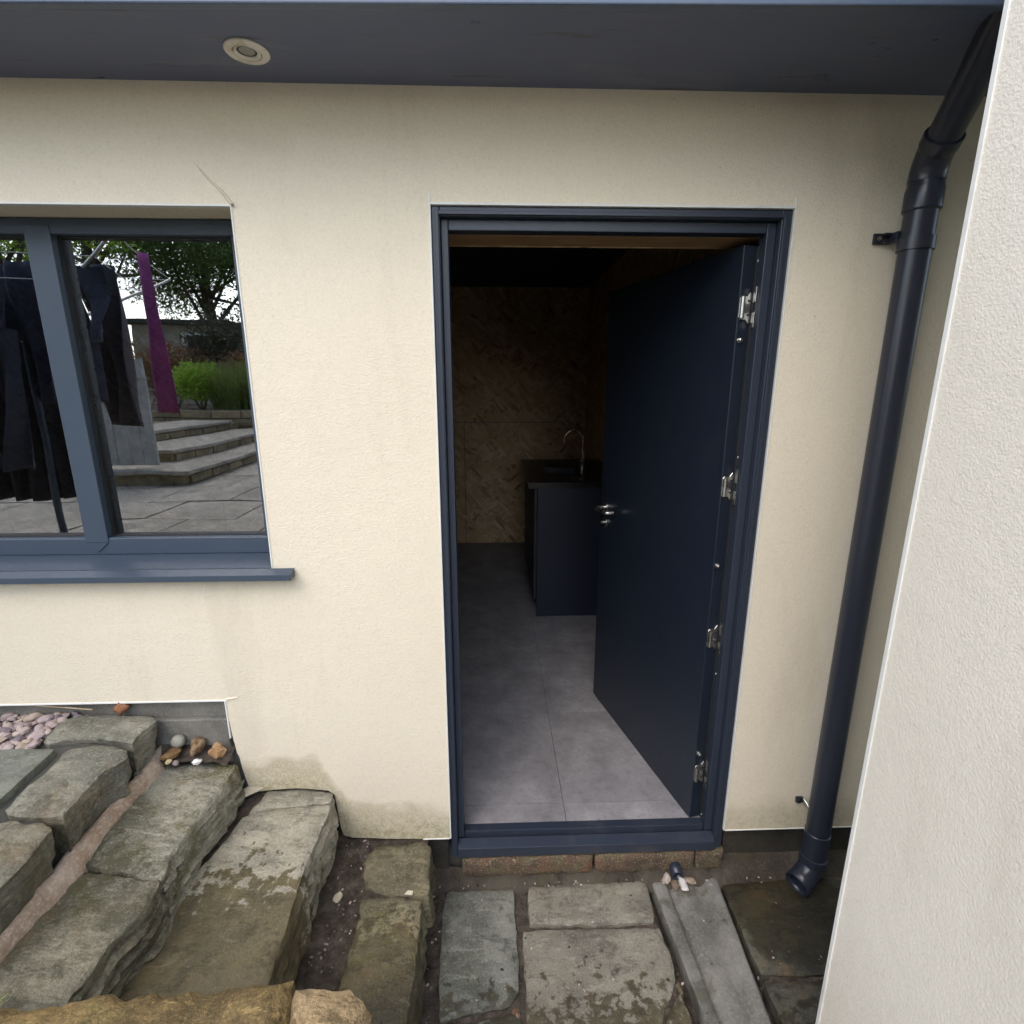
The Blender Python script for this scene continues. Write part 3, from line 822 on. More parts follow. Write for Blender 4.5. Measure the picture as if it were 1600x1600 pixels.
pth = [(.822, .006, hz), (.822, .040, hz)] + [(.822 - .018 * math.sin(t), .040 + .018 * (1 - math.cos(t)), hz) for t in (.4, .8, 1.2, 1.57)] + [(.72, .058, hz)] + [(.72 - .016 * math.sin(t), .058 - .016 * (1 - math.cos(t)), hz) for t in (.5, 1.0, 1.5)] + [(.704, .022, hz)]
q = MB(); q.tube(pth, .0095, 16)
smooth_angle(q.xf(DM).build('lever', M['steel'], hd), 40)
q = MB(); zz = hz - .075
q.tube([(.822, 0, zz), (.822, .007, zz)], .025, 24); q.tube([(.822, .007, zz), (.822, .022, zz)], .0085, 14)
smooth_angle(q.xf(DM).build('keyhole_cover', M['steel'], leaf, False, .001), 40)

# ------------------------------------------------------------------ recessed spotlight
sp = thing('recessed_spotlight', 'round cream recessed spotlight in the dark soffit', 'spotlight', (-.563, -.135, 2.547))
def disc(name, prof, mat, parent, c, n=40):
    m = MB(); R = []
    for r, z in prof:
        R.append([len(m.v) + i for i in range(n)])
        m.v += [Vector((c[0] + r * math.cos(2 * math.pi * i / n), c[1] + r * math.sin(2 * math.pi * i / n), c[2] + z)) for i in range(n)]
    for a, b in zip(R, R[1:]):
        for i in range(n): m.f.append((a[i], a[(i + 1) % n], b[(i + 1) % n], b[i]))
    if prof[-1][0] < .03: m.f.append(tuple(R[-1]))
    return smooth_angle(m.build(name, mat, parent), 30)
sc_ = (-.563, -.135, 2.547)
disc('bezel', [(.0485, .0), (.0495, -.003), (.047, -.0055), (.033, -.0065), (.0315, -.004), (.0315, .0)], M['ring'], sp, sc_)
disc('inner_ring', [(.0300, -.0005), (.0300, -.005), (.028, -.006), (.0225, -.003), (.0215, .0), (.021, -.0002)], M['ring'], sp, sc_)
disc('groove', [(.0318, -.0012), (.0298, -.0012)], M['gasket'], sp, sc_)
disc('lens', [(.0208, -.0006), (.010, -.0025), (.003, -.003)], M['lens'], sp, sc_)

# ------------------------------------------------------------------ downpipe
dp = thing('downpipe', 'round anthracite rainwater downpipe with swan neck beside the door', 'downpipe', (1.155, -.062, .02))
PX, PY, PR = 1.158, -.066, .0395
pipe = MB(); pipe.tube([(PX, PY, .115), (PX, PY, .215), (PX, PY, 2.262)], PR, 40)
pipe = smooth_angle(pipe.build('pipe', M['pipe'], dp), 40)
q = MB(); q.tube([(PX, PY, .10), (PX, PY, .228), (PX, PY, .231)], [PR + .0025, PR + .0025, PR - .001], 40)
smooth_angle(q.build('lower_collar', M['pipe'], dp), 30)
# socket and upper bend
q = MB(); q.tube([(PX, PY, 2.245), (PX, PY, 2.249), (PX, PY, 2.296), (PX, PY, 2.305), (PX, PY, 2.320)], [PR + .002, PR + .0055, PR + .0055, PR + .003, PR + .001], 40)
smooth_angle(q.build('socket', M['pipe'], dp), 30)
SD = Vector((-.224, -.769, .60)).normalized()
A = Vector((PX, PY, 2.318)); path = []
for t in np.linspace(0, 1, 9):
    p0, p1, p2 = A, A + Vector((0, 0, .042)), A + Vector((0, 0, .042)) + SD * .046
    path.append(p0 * (1 - t) ** 2 + p1 * 2 * t * (1 - t) + p2 * t * t)
q = MB(); q.tube(path, PR + .003, 40)
smooth_angle(q.build('bend', M['pipe'], dp), 40)
e0 = path[-1]
q = MB(); q.tube([e0 - SD * .004, e0 + SD * .002, e0 + SD * .030, e0 + SD * .032], [PR + .003, PR + .006, PR + .006, PR + .001], 40)
smooth_angle(q.build('socket', M['pipe'], dp), 30)
q = MB(); q.tube([e0 + SD * .02, e0 + SD * .33], PR - .001, 40)
smooth_angle(q.build('swan_neck', M['pipe'], dp), 40)
# clips
def clip(z, bx, bz):
    q = MB(); q.tube([(PX, PY, z - .017), (PX, PY, z - .0165), (PX, PY, z + .0165), (PX, PY, z + .017)], [PR, PR + .005, PR + .005, PR], 40)
    c = smooth_angle(q.build('clip', M['pipe'], dp), 30)
    m = MB(); m.box(bx - .014, PX - .028, -.009, -.0005, bz - .014, bz + .014)
    m.box(bx + .008, PX - .030, -.022, -.0095, bz + .006, bz + .013); m.box(bx + .008, PX - .030, -.022, -.0095, bz - .013, bz - .006)
    m.box(PX - .038, PX - .022, -.040, -.0098, bz - .013, bz + .013)
    m.build('lug', M['pipe'], c, False, .002)
    s = MB(); s.tube([(bx, -.0088, bz), (bx, -.0125, bz)], .0058, 16); s.build('screw', M['brass'], c)
clip(2.165, 1.092, 2.193)
m = MB(); m.box(1.100, 1.128, -.010, -.0006, .300, .322); m.build('lug', M['pipe'], dp, False, .002)
m = MB(); m.tube([(1.106, -.009, .311), (1.106, -.016, .311)], .008, 12); m.build('screw', M['pipe_inside'], dp)
m = MB(); g = []
for t in np.linspace(0, 1, 10):
    x = 1.122 + .020 * t; y = -.010 - .050 * math.sin(t * 1.5); z = .316 - .075 * t * t
    g.append([(x, y, z - .010 + .006 * t), (x, y - .003, z), (x, y, z + .010 - .006 * t)])
m.sheet(g); so = m.build('strap', M['steel'], dp, True)
sm = so.modifiers.new('solid', 'SOLIDIFY'); sm.thickness = .0025
# shoe
OD = Vector((-.86, -.42, -.26)).normalized()
B0 = Vector((PX, PY, .118)); path = []
p1 = B0 + Vector((-.002, -.002, -.062)); p2 = p1 + OD * .082
for t in np.linspace(0, 1, 12):
    path.append(B0 * (1 - t) ** 2 + p1 * 2 * t * (1 - t) + p2 * t * t)
q = MB(); q.tube(path, PR + .001, 40, False)
sh = q.build('shoe', M['pipe'], dp); smooth_angle(sh, 50)
sm = sh.modifiers.new('solid', 'SOLIDIFY'); sm.thickness = .0035; sm.offset = -1
q = MB(); q.tube([p2 - OD * .030, p2 - OD * .0295, p2 + OD * .002], [PR, PR + .0035, PR + .0035], 40, False)
r_ = q.build('shoe_rim', M['pipe'], dp); smooth_angle(r_, 30)
sm = r_.modifiers.new('solid', 'SOLIDIFY'); sm.thickness = .003; sm.offset = -1
q = MB(); q.tube([(PX, PY, .096), (PX, PY, .128), (PX, PY, .130)], [PR + .007, PR + .007, PR + .002], 40)
smooth_angle(q.build('shoe_collar', M['pipe'], dp), 30)

# ------------------------------------------------------------------ wall on the right
nw = thing('rendered_house_wall', 'large cream textured house wall close by on the right with white edge', 'wall', (.82, -.62, -.1))
NX, NY = .822, -.62
MB().box(NX, 2.6, -2.6, NY, -.13, 3.05).build('rendered_wall', M['render_near'], nw)
q = MB(); q.box(NX - .0025, NX + .006, NY - .0085, NY + .0025, -.13, 3.045)
q.build('corner_bead', M['white'], nw, False, .001, 1)
MB().box(NX - .04, 2.64, -2.64, NY + .04, 3.052, 3.10).build('wall_cap', M['gasket'], nw, False, .004)

# ------------------------------------------------------------------ sink unit indoors
cab = thing('sink_cabinet', 'navy kitchen base cabinet with black worktop seen through the doorway', 'cabinet', (.6, 2.4, FZ))
CX0, CX1, CY0, CY1 = .279, RX1 - .002, 1.902, 2.963
MB().box(CX0 + .02, CX1, CY0, CY0 + .018, FZ + .001, 1.105).build('end_panel', M['cabinet'], cab, False, .001)
MB().box(CX0 + .022, CX1, CY0 + .0185, CY1, FZ + .10, 1.104).build('carcass', M['cabinet'], cab)
MB().box(CX0 + .06, CX1, CY0 + .0185, CY1 - .002, FZ + .001, FZ + .0995).build('plinth_board', M['gasket'], cab)
for a, b in ((CY0 + .02, CY0 + .52), (CY0 + .523, CY1)):
    for z0, z1 in ((.29, .55), (.553, .83), (.833, 1.09)):
        d = MB().box(CX0, CX0 + .0195, a, b, z0, z1).build('drawer_front', M['cabinet'], cab, False, .001)
        MB().tube([(CX0 - .016, a + .15, z1 - .03), (CX0 - .016, b - .15, z1 - .03)], .004, 10).build('drawer_handle', M['gasket'], d)
wt = wall_top = MB()
SX0, SX1, SY0, SY1 = .40, .64, 2.10, 2.52
wt.box(.238, CX1, 1.880, SY0, 1.1055, 1.145); wt.box(.238, CX1, SY1, 2.99, 1.1055, 1.145)
wt.box(.238, SX0, SY0, SY1, 1.1055, 1.145); wt.box(SX1, CX1, SY0, SY1, 1.1055, 1.145)
wt = wt.build('worktop', M['worktop'], cab)
q = MB(); q.box(SX0 + .001, SX1 - .001, SY0 + .001, SY1 - .001, 1.00, 1.004)
q.box(SX0 + .001, SX0 + .004, SY0 + .001, SY1 - .001, 1.004, 1.143); q.box(SX1 - .004, SX1 - .001, SY0 + .001, SY1 - .001, 1.004, 1.143)
q.box(SX0 + .0041, SX1 - .0041, SY0 + .001, SY0 + .004, 1.004, 1.143); q.box(SX0 + .0041, SX1 - .0041, SY1 - .004, SY1 - .001, 1.004, 1.143)
q.build('sink_bowl', M['worktop'], cab)
tap = thing('mixer_tap', 'slim gooseneck mixer tap standing on the black worktop', 'tap', (.69, 2.442, 1.145))
q = MB(); q.tube([(.688, 2.442, 1.145), (.688, 2.442, 1.152), (.688, 2.442, 1.152), (.688, 2.442, 1.215), (.688, 2.442, 1.22)], [.026, .026, .019, .019, .012], 20)
smooth_angle(q.build('body', M['steel'], tap), 40)
arc = [(.688, 2.442, 1.21), (.688, 2.442, 1.37)] + [(.688 - .072 * (1 - math.cos(t)), 2.442, 1.37 + .072 * math.sin(t)) for t in np.linspace(.2, 2.95, 14)] + [(.545, 2.442, 1.352)]
q = MB(); q.tube(arc, .0085, 14); smooth_angle(q.build('spout', M['brass'], tap), 40)
q = MB(); q.tube([(.686, 2.425, 1.19), (.676, 2.40, 1.205), (.640, 2.392, 1.215)], .005, 10); smooth_angle(q.build('lever', M['steel'], tap), 40)

# ================================================================== STONE STEPS
st = thing('stone_steps', 'worn stone steps climbing left along the rendered wall', 'steps', (-.7, -.35, 0))
# lowest step
slab('stone', [(-.463,-.094),(-.455,-.060),(-.439,-.035),(-.350,-.024),(-.263,-.018),(-.240,-.040),(-.232,-.130),(-.227,-.222),(-.255,-.229),(-.35,-.208),(-.431,-.187)], .190, .13, M['step_low'], st, 1, .004, .008, .004, .012, .014, .004, (0, 0), .008)
slab('stone', [(-.439,-.226),(-.36,-.222),(-.243,-.238),(-.235,-.376),(-.236,-.582),(-.245,-.80),(-.47,-.80),(-.445,-.576),(-.431,-.41)], .184, .16, M['step_low'], st, 2, .004, .008, .006, .014, .016, .003, (.02, 0), .008)
# second step
slab('stone', [(-.831,-.090),(-.806,.016),(-.674,.020),(-.573,-.008),(-.566,-.052),(-.68,-.060),(-.78,-.070)], .400, .13, M['step_mid'], st, 3, .004, .008, .004, .010, .014, .003, (0, 0), .006)
slab('stone', [(-.842,-.110),(-.80,-.088),(-.68,-.072),(-.564,-.062),(-.567,-.20),(-.571,-.327),(-.560,-.46),(-.553,-.60),(-.548,-.79),(-.90,-.79),(-.90,-.454),(-.898,-.336),(-.862,-.225)], .400, .18, M['step_mid'], st, 4, .0028, .006, .004, .016, .016, .002, (0, 0), .005, 10)
# third step
slab('stone', [(-1.14,-.045),(-1.067,-.020),(-.97,-.012),(-.890,-.012),(-.880,-.14),(-.893,-.24),(-.902,-.33),(-.894,-.40),(-.886,-.445),(-.94,-.442),(-1.0,-.432),(-1.10,-.422),(-1.12,-.289),(-1.126,-.187)], .545, .15, M['step_high'], st, 5, .004, .008, .010, .014, .013, .008, (-.08, 0), .008, 12)
slab('stone', [(-1.112,-.428),(-1.0,-.438),(-.94,-.446),(-.884,-.449),(-.876,-.533),(-.900,-.603),(-.905,-.728),(-.90,-.80),(-1.12,-.80),(-1.124,-.64),(-1.107,-.505)], .541, .15, M['step_high'], st, 6, .004, .008, .010, .014, .013, .008, (-.08, 0), .008, 12)
# top edge stones
slab('stone', [(-1.403,-.126),(-1.428,-.040),(-1.401,-.002),(-1.337,.003),(-1.222,.002),(-1.145,-.006),(-1.118,-.034),(-1.126,-.115),(-1.118,-.150),(-1.161,-.134),(-1.247,-.122),(-1.329,-.117),(-1.378,-.140)], .722, .17, M['edge_stone'], st, 7, .003, .007, -.030, .008, .013, .004, (0, 0), .005)
slab('stone', [(-1.304,-.165),(-1.253,-.146),(-1.180,-.146),(-1.125,-.168),(-1.103,-.204),(-1.128,-.260),(-1.126,-.331),(-1.116,-.425),(-1.235,-.422),(-1.289,-.393),(-1.296,-.337)], .718, .17, M['edge_stone'], st, 8, .004, .010, -.025, .010, .013, .005, (0, 0), .006)
slab('stone', [(-1.300,-.440),(-1.211,-.437),(-1.154,-.438),(-1.116,-.460),(-1.103,-.565),(-1.112,-.66),(-1.115,-.80),(-1.31,-.80)], .715, .17, M['edge_stone'], st, 9, .004, .010, -.025, .010, .013, .005, (0, 0), .006)
slab('patio_slab', [(-1.62,-.160),(-1.338,-.164),(-1.325,-.345),(-1.325,-.80),(-1.62,-.80)], .722, .06, M['patio_slab'], st, 12, .0015, .004, 0, .002, .02, .001, (0, 0), .002, 3)
MB().box(-1.62, -1.165, -.80, .028, .45, .695).build('mortar_bed', M['mortar_dark'], st)
MB().box(-1.20, -.93, -.80, .024, .20, .47).build('mortar_bed', M['mortar_dark'], st)
MB().box(-.95, -.60, -.80, .023, .02, .30).build('mortar_bed', M['mortar_dark'], st)
# rounded mortar ridge under the top stones
mb = MB(); g = []
for i in range(60):
    y = .012 - i * .0145
    cx = -1.133 + .012 * fbm(y * 5, .7, 1, 3) - .012 * (1 if y > -.05 else 0)
    wd = .034 + .010 * fbm(y * 9, 3.7, 1, 3); tp = .592 + .012 * fbm(y * 6, 2.2, 8, 4)
    row = []
    for t in np.linspace(0, math.pi, 11):
        row.append((cx + wd * math.cos(t) * (1 + .15 * fbm(t * 3, y * 25, 2, 3)), y, .515 + (tp - .515) * math.sin(t) * (1 + .06 * fbm(t * 4, y * 30, 4, 3))))
    g.append(row)
mb.sheet(g)
smooth_angle(mb.build('mortar_ridge', M['beam'], st), 60)
# soil on the low step, behind the third step and in the side gutter
def mound(name, x0, x1, y0, y1, f, seed, parent=None):
    mb = MB(); nx = int((x1 - x0) / .012); ny = int((y1 - y0) / .012)
    mb.sheet([[(x0 + (x1 - x0) * i / nx, y0 + (y1 - y0) * j / ny, f(x0 + (x1 - x0) * i / nx, y0 + (y1 - y0) * j / ny) + .006 * fbm((x0 + (x1 - x0) * i / nx) * 16 + seed, (y0 + (y1 - y0) * j / ny) * 16, seed, 5)) for i in range(nx + 1)] for j in range(ny + 1)])
    o = mb.build(name, M['soil'], parent, True); return o
s1 = mound('soil', -.60, -.25, -.80, .024, lambda x, y: .172 + .012 * max(0, (-.45 - x) / .1), 1, st); s1['kind'] = 'stuff'
s2 = mound('soil', -1.165, -.900, -.06, .026, lambda x, y: .575 + .35 * max(0, y + .035) + .05 * max(0, -.97 - x) - .6 * max(0, x + .93), 2, st); s2['kind'] = 'stuff'
s3 = mound('soil', -.93, -.60, -.40, .024, lambda x, y: .380 + .10 * max(0, y + .05), 3, st); s3['kind'] = 'stuff'

# ------------------------------------------------------------------ ochre garden wall beside the steps
gw = thing('stone_garden_wall', 'low garden wall with mossy ochre coping in the near left corner', 'wall', (-.7, -.95, 0))
slab('coping_stone', [(-1.75,-.790),(-1.3,-.786),(-.996,-.774),(-.753,-.764),(-.60,-.757),(-.476,-.748),(-.432,-.750),(-.424,-.80),(-.420,-.90),(-.43,-1.04),(-1.75,-1.06)], .600, .16, M['ochre'], gw, 21, .010, .022, .0, .016, .016, .008, (0, 0), .010)
slab('coping_stone', [(-.420,-.758),(-.36,-.757),(-.293,-.764),(-.272,-.783),(-.260,-.86),(-.262,-1.04),(-.41,-1.04),(-.408,-.90),(-.412,-.80)], .596, .16, M['ochre_pink'], gw, 22, .010, .022, .0, .014, .015, .006, (0, 0), .010)
rr = random.Random(3)
for row, (z0, z1) in enumerate(((-.05, .14), (.15, .29), (.30, .435))):
    x = -1.75
    while x < -.30:
        wd = rr.uniform(.22, .36); x1 = min(x + wd, -.285)
        if x1 - x > .06:
            slab('wall_stone', [(x, -1.02), (x1 - .012, -1.02), (x1 - .012, -.815), (x, -.815)], z1, z1 - z0, M['ochre'], gw, 60 + row * 9 + int(x * 10), .004, .012, 0, .010, .03, 0, (0, 0), .006, 4)
        x = x1

# ================================================================== SMALL THINGS ON THE STEPS
def stone_plain(name, a, b): return plain(name, a, b, 40, 0.75, 0.002)
PEB = [
 ('pebble', 'smooth round grey pebble in the corner behind the third step', 'pebble', (-1.072, -.012, .622), .026, (1, .95, .95), .06, (0.24, 0.235, 0.19), (0.33, 0.32, 0.26)),
 ('stone_piece', 'flat brown stone piece lying below the round grey pebble', 'stone', (-1.078, -.045, .600), .026, (1.4, .8, .55), .4, (0.13, 0.075, 0.03), (0.26, 0.15, 0.06)),
 ('stone_piece', 'mottled brown stone between the round pebble and the orange stone', 'stone', (-1.005, -.022, .608), .030, (1.15, .8, .9), .45, (0.14, 0.09, 0.045), (0.27, 0.18, 0.10)),
 ('stone_piece', 'angular orange sandstone piece nearest the render corner', 'stone', (-.935, -.035, .600), .026, (1.0, .9, 1.05), .5, (0.27, 0.15, 0.065), (0.40, 0.25, 0.125)),
 ('pebble', 'small white angular pebble on the third step', 'pebble', (-.985, -.070, .584), .014, (1.1, .8, .7), .4, (0.62, 0.60, 0.56), (0.75, 0.73, 0.70)),
 ('pebble', 'tiny yellowish pebble beside the mortar ridge', 'pebble', (-1.078, -.066, .586), .012, (1.1, .8, .8), .35, (0.50, 0.40, 0.20), (0.66, 0.55, 0.32)),
 ('pebble', 'tiny mauve pebble next to the yellowish one', 'pebble', (-1.052, -.072, .584), .012, (1.2, .9, .8), .2, (0.20, 0.16, 0.16), (0.30, 0.25, 0.25)),
 ('stone_piece', 'white stone chip resting in front of the black pipe stub', 'stone', (.684, -.066, .014), .018, (.8, 1.5, .6), .4, (0.52, 0.50, 0.47), (0.68, 0.66, 0.62)),
 ('stone_piece', 'pale pinkish stone left of the black pipe stub', 'stone', (.628, -.050, .018), .018, (1.2, .8, .8), .4, (0.36, 0.30, 0.25), (0.48, 0.41, 0.35)),
 ('stone_piece', 'brown stone chip under the mouth of the black pipe stub', 'stone', (.655, -.062, .008), .016, (1.3, .9, .5), .4, (0.14, 0.10, 0.07), (0.24, 0.18, 0.13)),
 ('stone_piece', 'flat tan stone chip right of the black pipe stub', 'stone', (.712, -.055, .014), .017, (1.3, .8, .5), .4, (0.20, 0.15, 0.11), (0.32, 0.25, 0.19)),
]
for i, (nm, lab, cat, loc, r, s, ro, a, b) in enumerate(PEB):
    o = rock(nm, loc, r * (.88 if loc[2] > .55 else 1), stone_plain(nm + '_surface', a, b), i + 2, s, ro, None, 3, i * .9)
    tag(o, lab, cat)
def flake(name, poly, z, h, mat, label, cat, seed):
    o = slab(name, poly, z, h, mat, None, seed, .002, .002, 0, .001, .006, 0, (0, .15), .002, 2); tag(o, label, cat)
pale = stone_plain('pale_flake', (0.46, 0.40, 0.29), (0.58, 0.52, 0.40))
flake('stone_flake', [(-.905,-.038),(-.872,-.045),(-.835,-.012),(-.812,.004),(-.838,.012),(-.872,.008),(-.888,-.010)], .418, .006, pale, 'pale beige flake lying at the back of the second step', 'flake', 31)
flake('stone_flake', [(-.530,-.232),(-.510,-.236),(-.502,-.212),(-.512,-.200),(-.527,-.212)], .186, .005, pale, 'small pale flake on the soil of the lowest step', 'flake', 32)
flake('stone_flake', [(-.300,-.226),(-.272,-.230),(-.270,-.216),(-.290,-.214)], .196, .005, pale, 'cream flake at the joint between the two lowest step slabs', 'flake', 33)
# dead leaf against the plinth
mb = MB(); g = []
lc = Vector((-1.25, .006, .745))
for i in range(9):
    u = i / 8; wd = .019 * math.sin(math.pi * min(1, u * 1.02)) * (1 + .35 * math.sin(u * 17)) + .002
    g.append([(lc.x - .028 + .056 * u, lc.y - .010 * math.sin(u * 3) + .006 * abs(s) - .004, lc.z - .008 + .012 * u + s * wd) for s in (-1, -.5, 0, .5, 1)])
mb.sheet(g); lf = mb.build('dead_leaf', M['dead_leaf'], None, True); sm = lf.modifiers.new('solid', 'SOLIDIFY'); sm.thickness = .0012
tag(lf, 'curled russet leaf leaning on the grey plinth above the steps', 'leaf')
def twig(pts, r, label):
    q = MB(); q.tube(pts, r, 7); o = smooth_angle(q.build('twig', M['straw'], None), 60); tag(o, label, 'twig')
twig([(-.252, .000, .012), (-.238, -.018, .016), (-.228, -.045, .006)], .0028, 'short straw twig on the soil left of the door frame')
twig([(-1.53, .012, .752), (-1.42, .004, .747), (-1.34, -.002, .742)], .0022, 'dry straw lying on the mauve gravel by the plinth')
twig([(.066, -.010, .066), (.068, -.016, .085), (.060, -.014, .090)], .0022, 'white root hanging below the door sill')
# waste pipe stub
q = MB(); q.tube([(.667, .02, .040), (.667, -.020, .037), (.667, -.056, .034)], .0215, 28, False)
wp = smooth_angle(q.build('waste_pipe', M['pipe'], None), 50); sm = wp.modifiers.new('solid', 'SOLIDIFY'); sm.thickness = .003; sm.offset = -1
tag(wp, 'short black waste pipe stub under the door sill', 'pipe')

# gravel at the top of the steps
def scatter_rocks(name, n, fx, mats, seed, rmin, rmax, sub=1):
    import bmesh
    rr = random.Random(seed); proto = []
    for k in range(6):
        bm = bmesh.new(); bmesh.ops.create_icosphere(bm, subdivisions=sub + 1, radius=1)
        vs = []
        for v in bm.verts:
            kk = 1 + .35 * fbm(v.co.x * 1.2 + k * 3, v.co.y * 1.2, v.co.z * 1.2 + seed, 2); vs.append(v.co * kk)
        proto.append((vs, [tuple(v.index for v in f.verts) for f in bm.faces])); bm.free()
    mb = MB(); mi = []
    for i in range(n):
        p = fx(rr); r = rr.uniform(rmin, rmax)
        m = Matrix.Translation(p) @ Matrix.Rotation(rr.uniform(0, 6.3), 4, 'Z') @ Matrix.Rotation(rr.uniform(-.5, .5), 4, 'X') @ Matrix.Diagonal((r * rr.uniform(.9, 1.5), r * rr.uniform(.6, .95), r * rr.uniform(.45, .75), 1))
        vs, fs = rr.choice(proto)
        mb.add([m @ v for v in vs], fs); mi += [rr.randrange(len(mats))] * len(fs)
    o = mb.build(name, None, None)
    for m in mats: o.data.materials.append(m)
    o.data.polygons.foreach_set('material_index', mi); smooth_angle(o, 45)
    o['kind'] = 'stuff'
    return o
GM = [stone_plain('gravel_a', (0.27, 0.21, 0.20), (0.38, 0.30, 0.285)), stone_plain('gravel_b', (0.34, 0.27, 0.24), (0.46, 0.38, 0.34)), stone_plain('gravel_c', (0.13, 0.105, 0.115), (0.20, 0.165, 0.175)),
      stone_plain('gravel_d', (0.32, 0.25, 0.19), (0.43, 0.35, 0.28)), stone_plain('gravel_e', (0.30, 0.23, 0.22), (0.40, 0.32, 0.31))]
def gpos(rr):
    while True:
        x = rr.uniform(-2.1, -1.37); y = rr.uniform(-.16, .02)
        if x < -1.43 or y > .02 + (-1.40 - x) * .2 - .02 or (y < -.13 and x < -1.40): return Vector((x, y, .705 + rr.uniform(-.006, .014)))
gv = scatter_rocks('gravel', 520, gpos, GM, 5, .010, .019)
tag(gv, 'mauve and pink gravel strip between the top stones and the plinth', 'gravel')
def dpos(rr):
    k = rr.random()
    if k < .4: return Vector((rr.uniform(-.56, -.44), rr.uniform(-.6, 0), .182))
    if k < .6: return Vector((rr.uniform(-.22, 1.2), rr.uniform(-.052, -.03), .004))
    if k < .75: return Vector((rr.uniform(-.235, -.185), rr.uniform(-.7, -.03), -.008))
    return Vector((rr.uniform(-.2, 1.2), rr.uniform(-.6, -.06), .002))
db = scatter_rocks('grit', 420, dpos, [GM[1], GM[3], GM[2], GM[4], M['soil'], M['soil'], M['soil'], M['mortar_dark'], M['plinth_grey']], 9, .0012, .0055, 0)
tag(db, 'fine pale grit scattered over soil and flagstones', 'grit')
# grass sprigs growing from the coping
def sprig(c, n, h, label, seed):
    rr = random.Random(seed); mb = MB()
    for i in range(n):
        a = rr.uniform(0, 6.3); l = h * rr.uniform(.6, 1); wd = .004; g = []
        for t in np.linspace(0, 1, 6):
            p = Vector((c[0] + math.cos(a) * l * .6 * t * t, c[1] + math.sin(a) * l * .6 * t * t, c[2] + l * t * (1 - .35 * t)))
            w_ = wd * (1 - t) + .0004
            g.append([p + Vector((-math.sin(a) * w_, math.cos(a) * w_, 0)), p - Vector((-math.sin(a) * w_, math.cos(a) * w_, 0))])
        mb.sheet(g)
    o = mb.build('grass_sprig', M['leaf_bright'], None, True); tag(o, label, 'grass')
sprig((-.985, -.80, .598), 6, .05, 'bright grass sprig on the coping at the left picture edge', 1)
sprig((-.465, -.865, .600), 5, .04, 'tiny bright grass sprig on the front of the ochre coping', 2)

# ================================================================== GARDEN BEHIND THE VIEWER (seen in the window panes)
def cobble(name, x0, x1, y0, y1, z, nx, ny, mat, seed, thick=.04):
    e = bpy.data.objects.new(name, None); col.objects.link(e); e.location = ((x0 + x1) / 2, (y0 + y1) / 2, z - thick); struct(e)
    rr = random.Random(seed); sx = (x1 - x0) / nx; sy = (y1 - y0) / ny
    for j in range(ny):
        off = (j % 2) * .5
        for i in range(nx + 1):
            a = max(x0, x0 + (i - off) * sx); b = min(x1, x0 + (i + 1 - off) * sx)
            if b - a < .1: continue
            q = MB().box(a + .008, b - .008, y0 + j * sy + .008, y0 + (j + 1) * sy - .008, z - thick, z + rr.uniform(-.004, .004))
            q.build('flagstone', mat, e)
    return e
struct(MB().box(-9, -.30, -6.6, -1.06, -.12, .655).build('patio_base', M['mortar_dark']))
struct(MB().box(-9, -1.76, -1.06, -.80, -.12, .655).build('patio_base', M['mortar_dark']))
struct(MB().box(-9, -1.63, -.80, .02, -.12, .66).build('patio_base', M['mortar_dark']))
cobble('patio', -6.2, -.32, -6.5, -1.07, .70, 8, 8, M['far_paving'], 4)
cobble('patio', -4.0, -1.78, -1.06, -.17, .715, 3, 2, M['far_paving'], 6)
# terrace and steps rising to the garden
gs = thing('garden_steps', 'three wide stone garden steps reflected in the right window pane', 'steps', (-4.5, -5.5, .70))
for i, (cx, cy, z) in enumerate(((-3.30, -3.88, .86), (-3.80, -4.50, 1.01), (-4.55, -5.30, 1.16))):
    rr = random.Random(i)
    x = cx - .05
    y = cy - .05
    q = MB().box(-8.5, cx - .06, -8.0, cy - .06, .60, z - .05).build('riser', M['far_stone'], gs)
    t = MB(); t.box(-8.6, cx, cy - .75, cy, z - .049, z); t.build('tread', M['far_paving'], gs, False, .012)
    t = MB(); t.box(cx - .75, cx, -7.6, cy - .752, z - .049, z + .001); t.build('tread', M['far_paving'], gs, False, .012)
    for k in range(9):
        zz = z - .145
        slab('riser_stone', [(cx - .02 - .05, cy - .1 - k * .42), (cx - .03, cy - .1 - k * .42), (cx - .03, cy - .5 - k * .42), (cx - .07, cy - .5 - k * .42)], z - .055, .09, M['far_stone'], gs, 200 + i * 20 + k, .002, .006, 0, .006, .06, 0, (0, 0), .004, 3)
bed2 = thing('raised_bed_wall', 'low golden stone wall holding the planted bed, mirrored in the window', 'wall', (-4.5, -8, .7))
rr = random.Random(8)
for row in range(4):
    x = -8.4
    while x < -2.2:
        wd = rr.uniform(.3, .55); x1 = min(x + wd, -2.15)
        z1 = .86 + row * .15
        MB().box(x + .008, x1 - .008, -8.25, -7.95 + rr.uniform(-.012, .012), z1 - .14, z1).build('wall_stone', M['far_stone'], bed2, False, .015)
        x = x1
MB().box(-8.4, -2.15, -8.24, -7.985, .6, 1.315).build('mortar', M['mortar_dark'], bed2)
struct(MB().box(-30, 30, -60, -8.2, GZ + .01, 1.22).build('garden_bed', M['soil']))

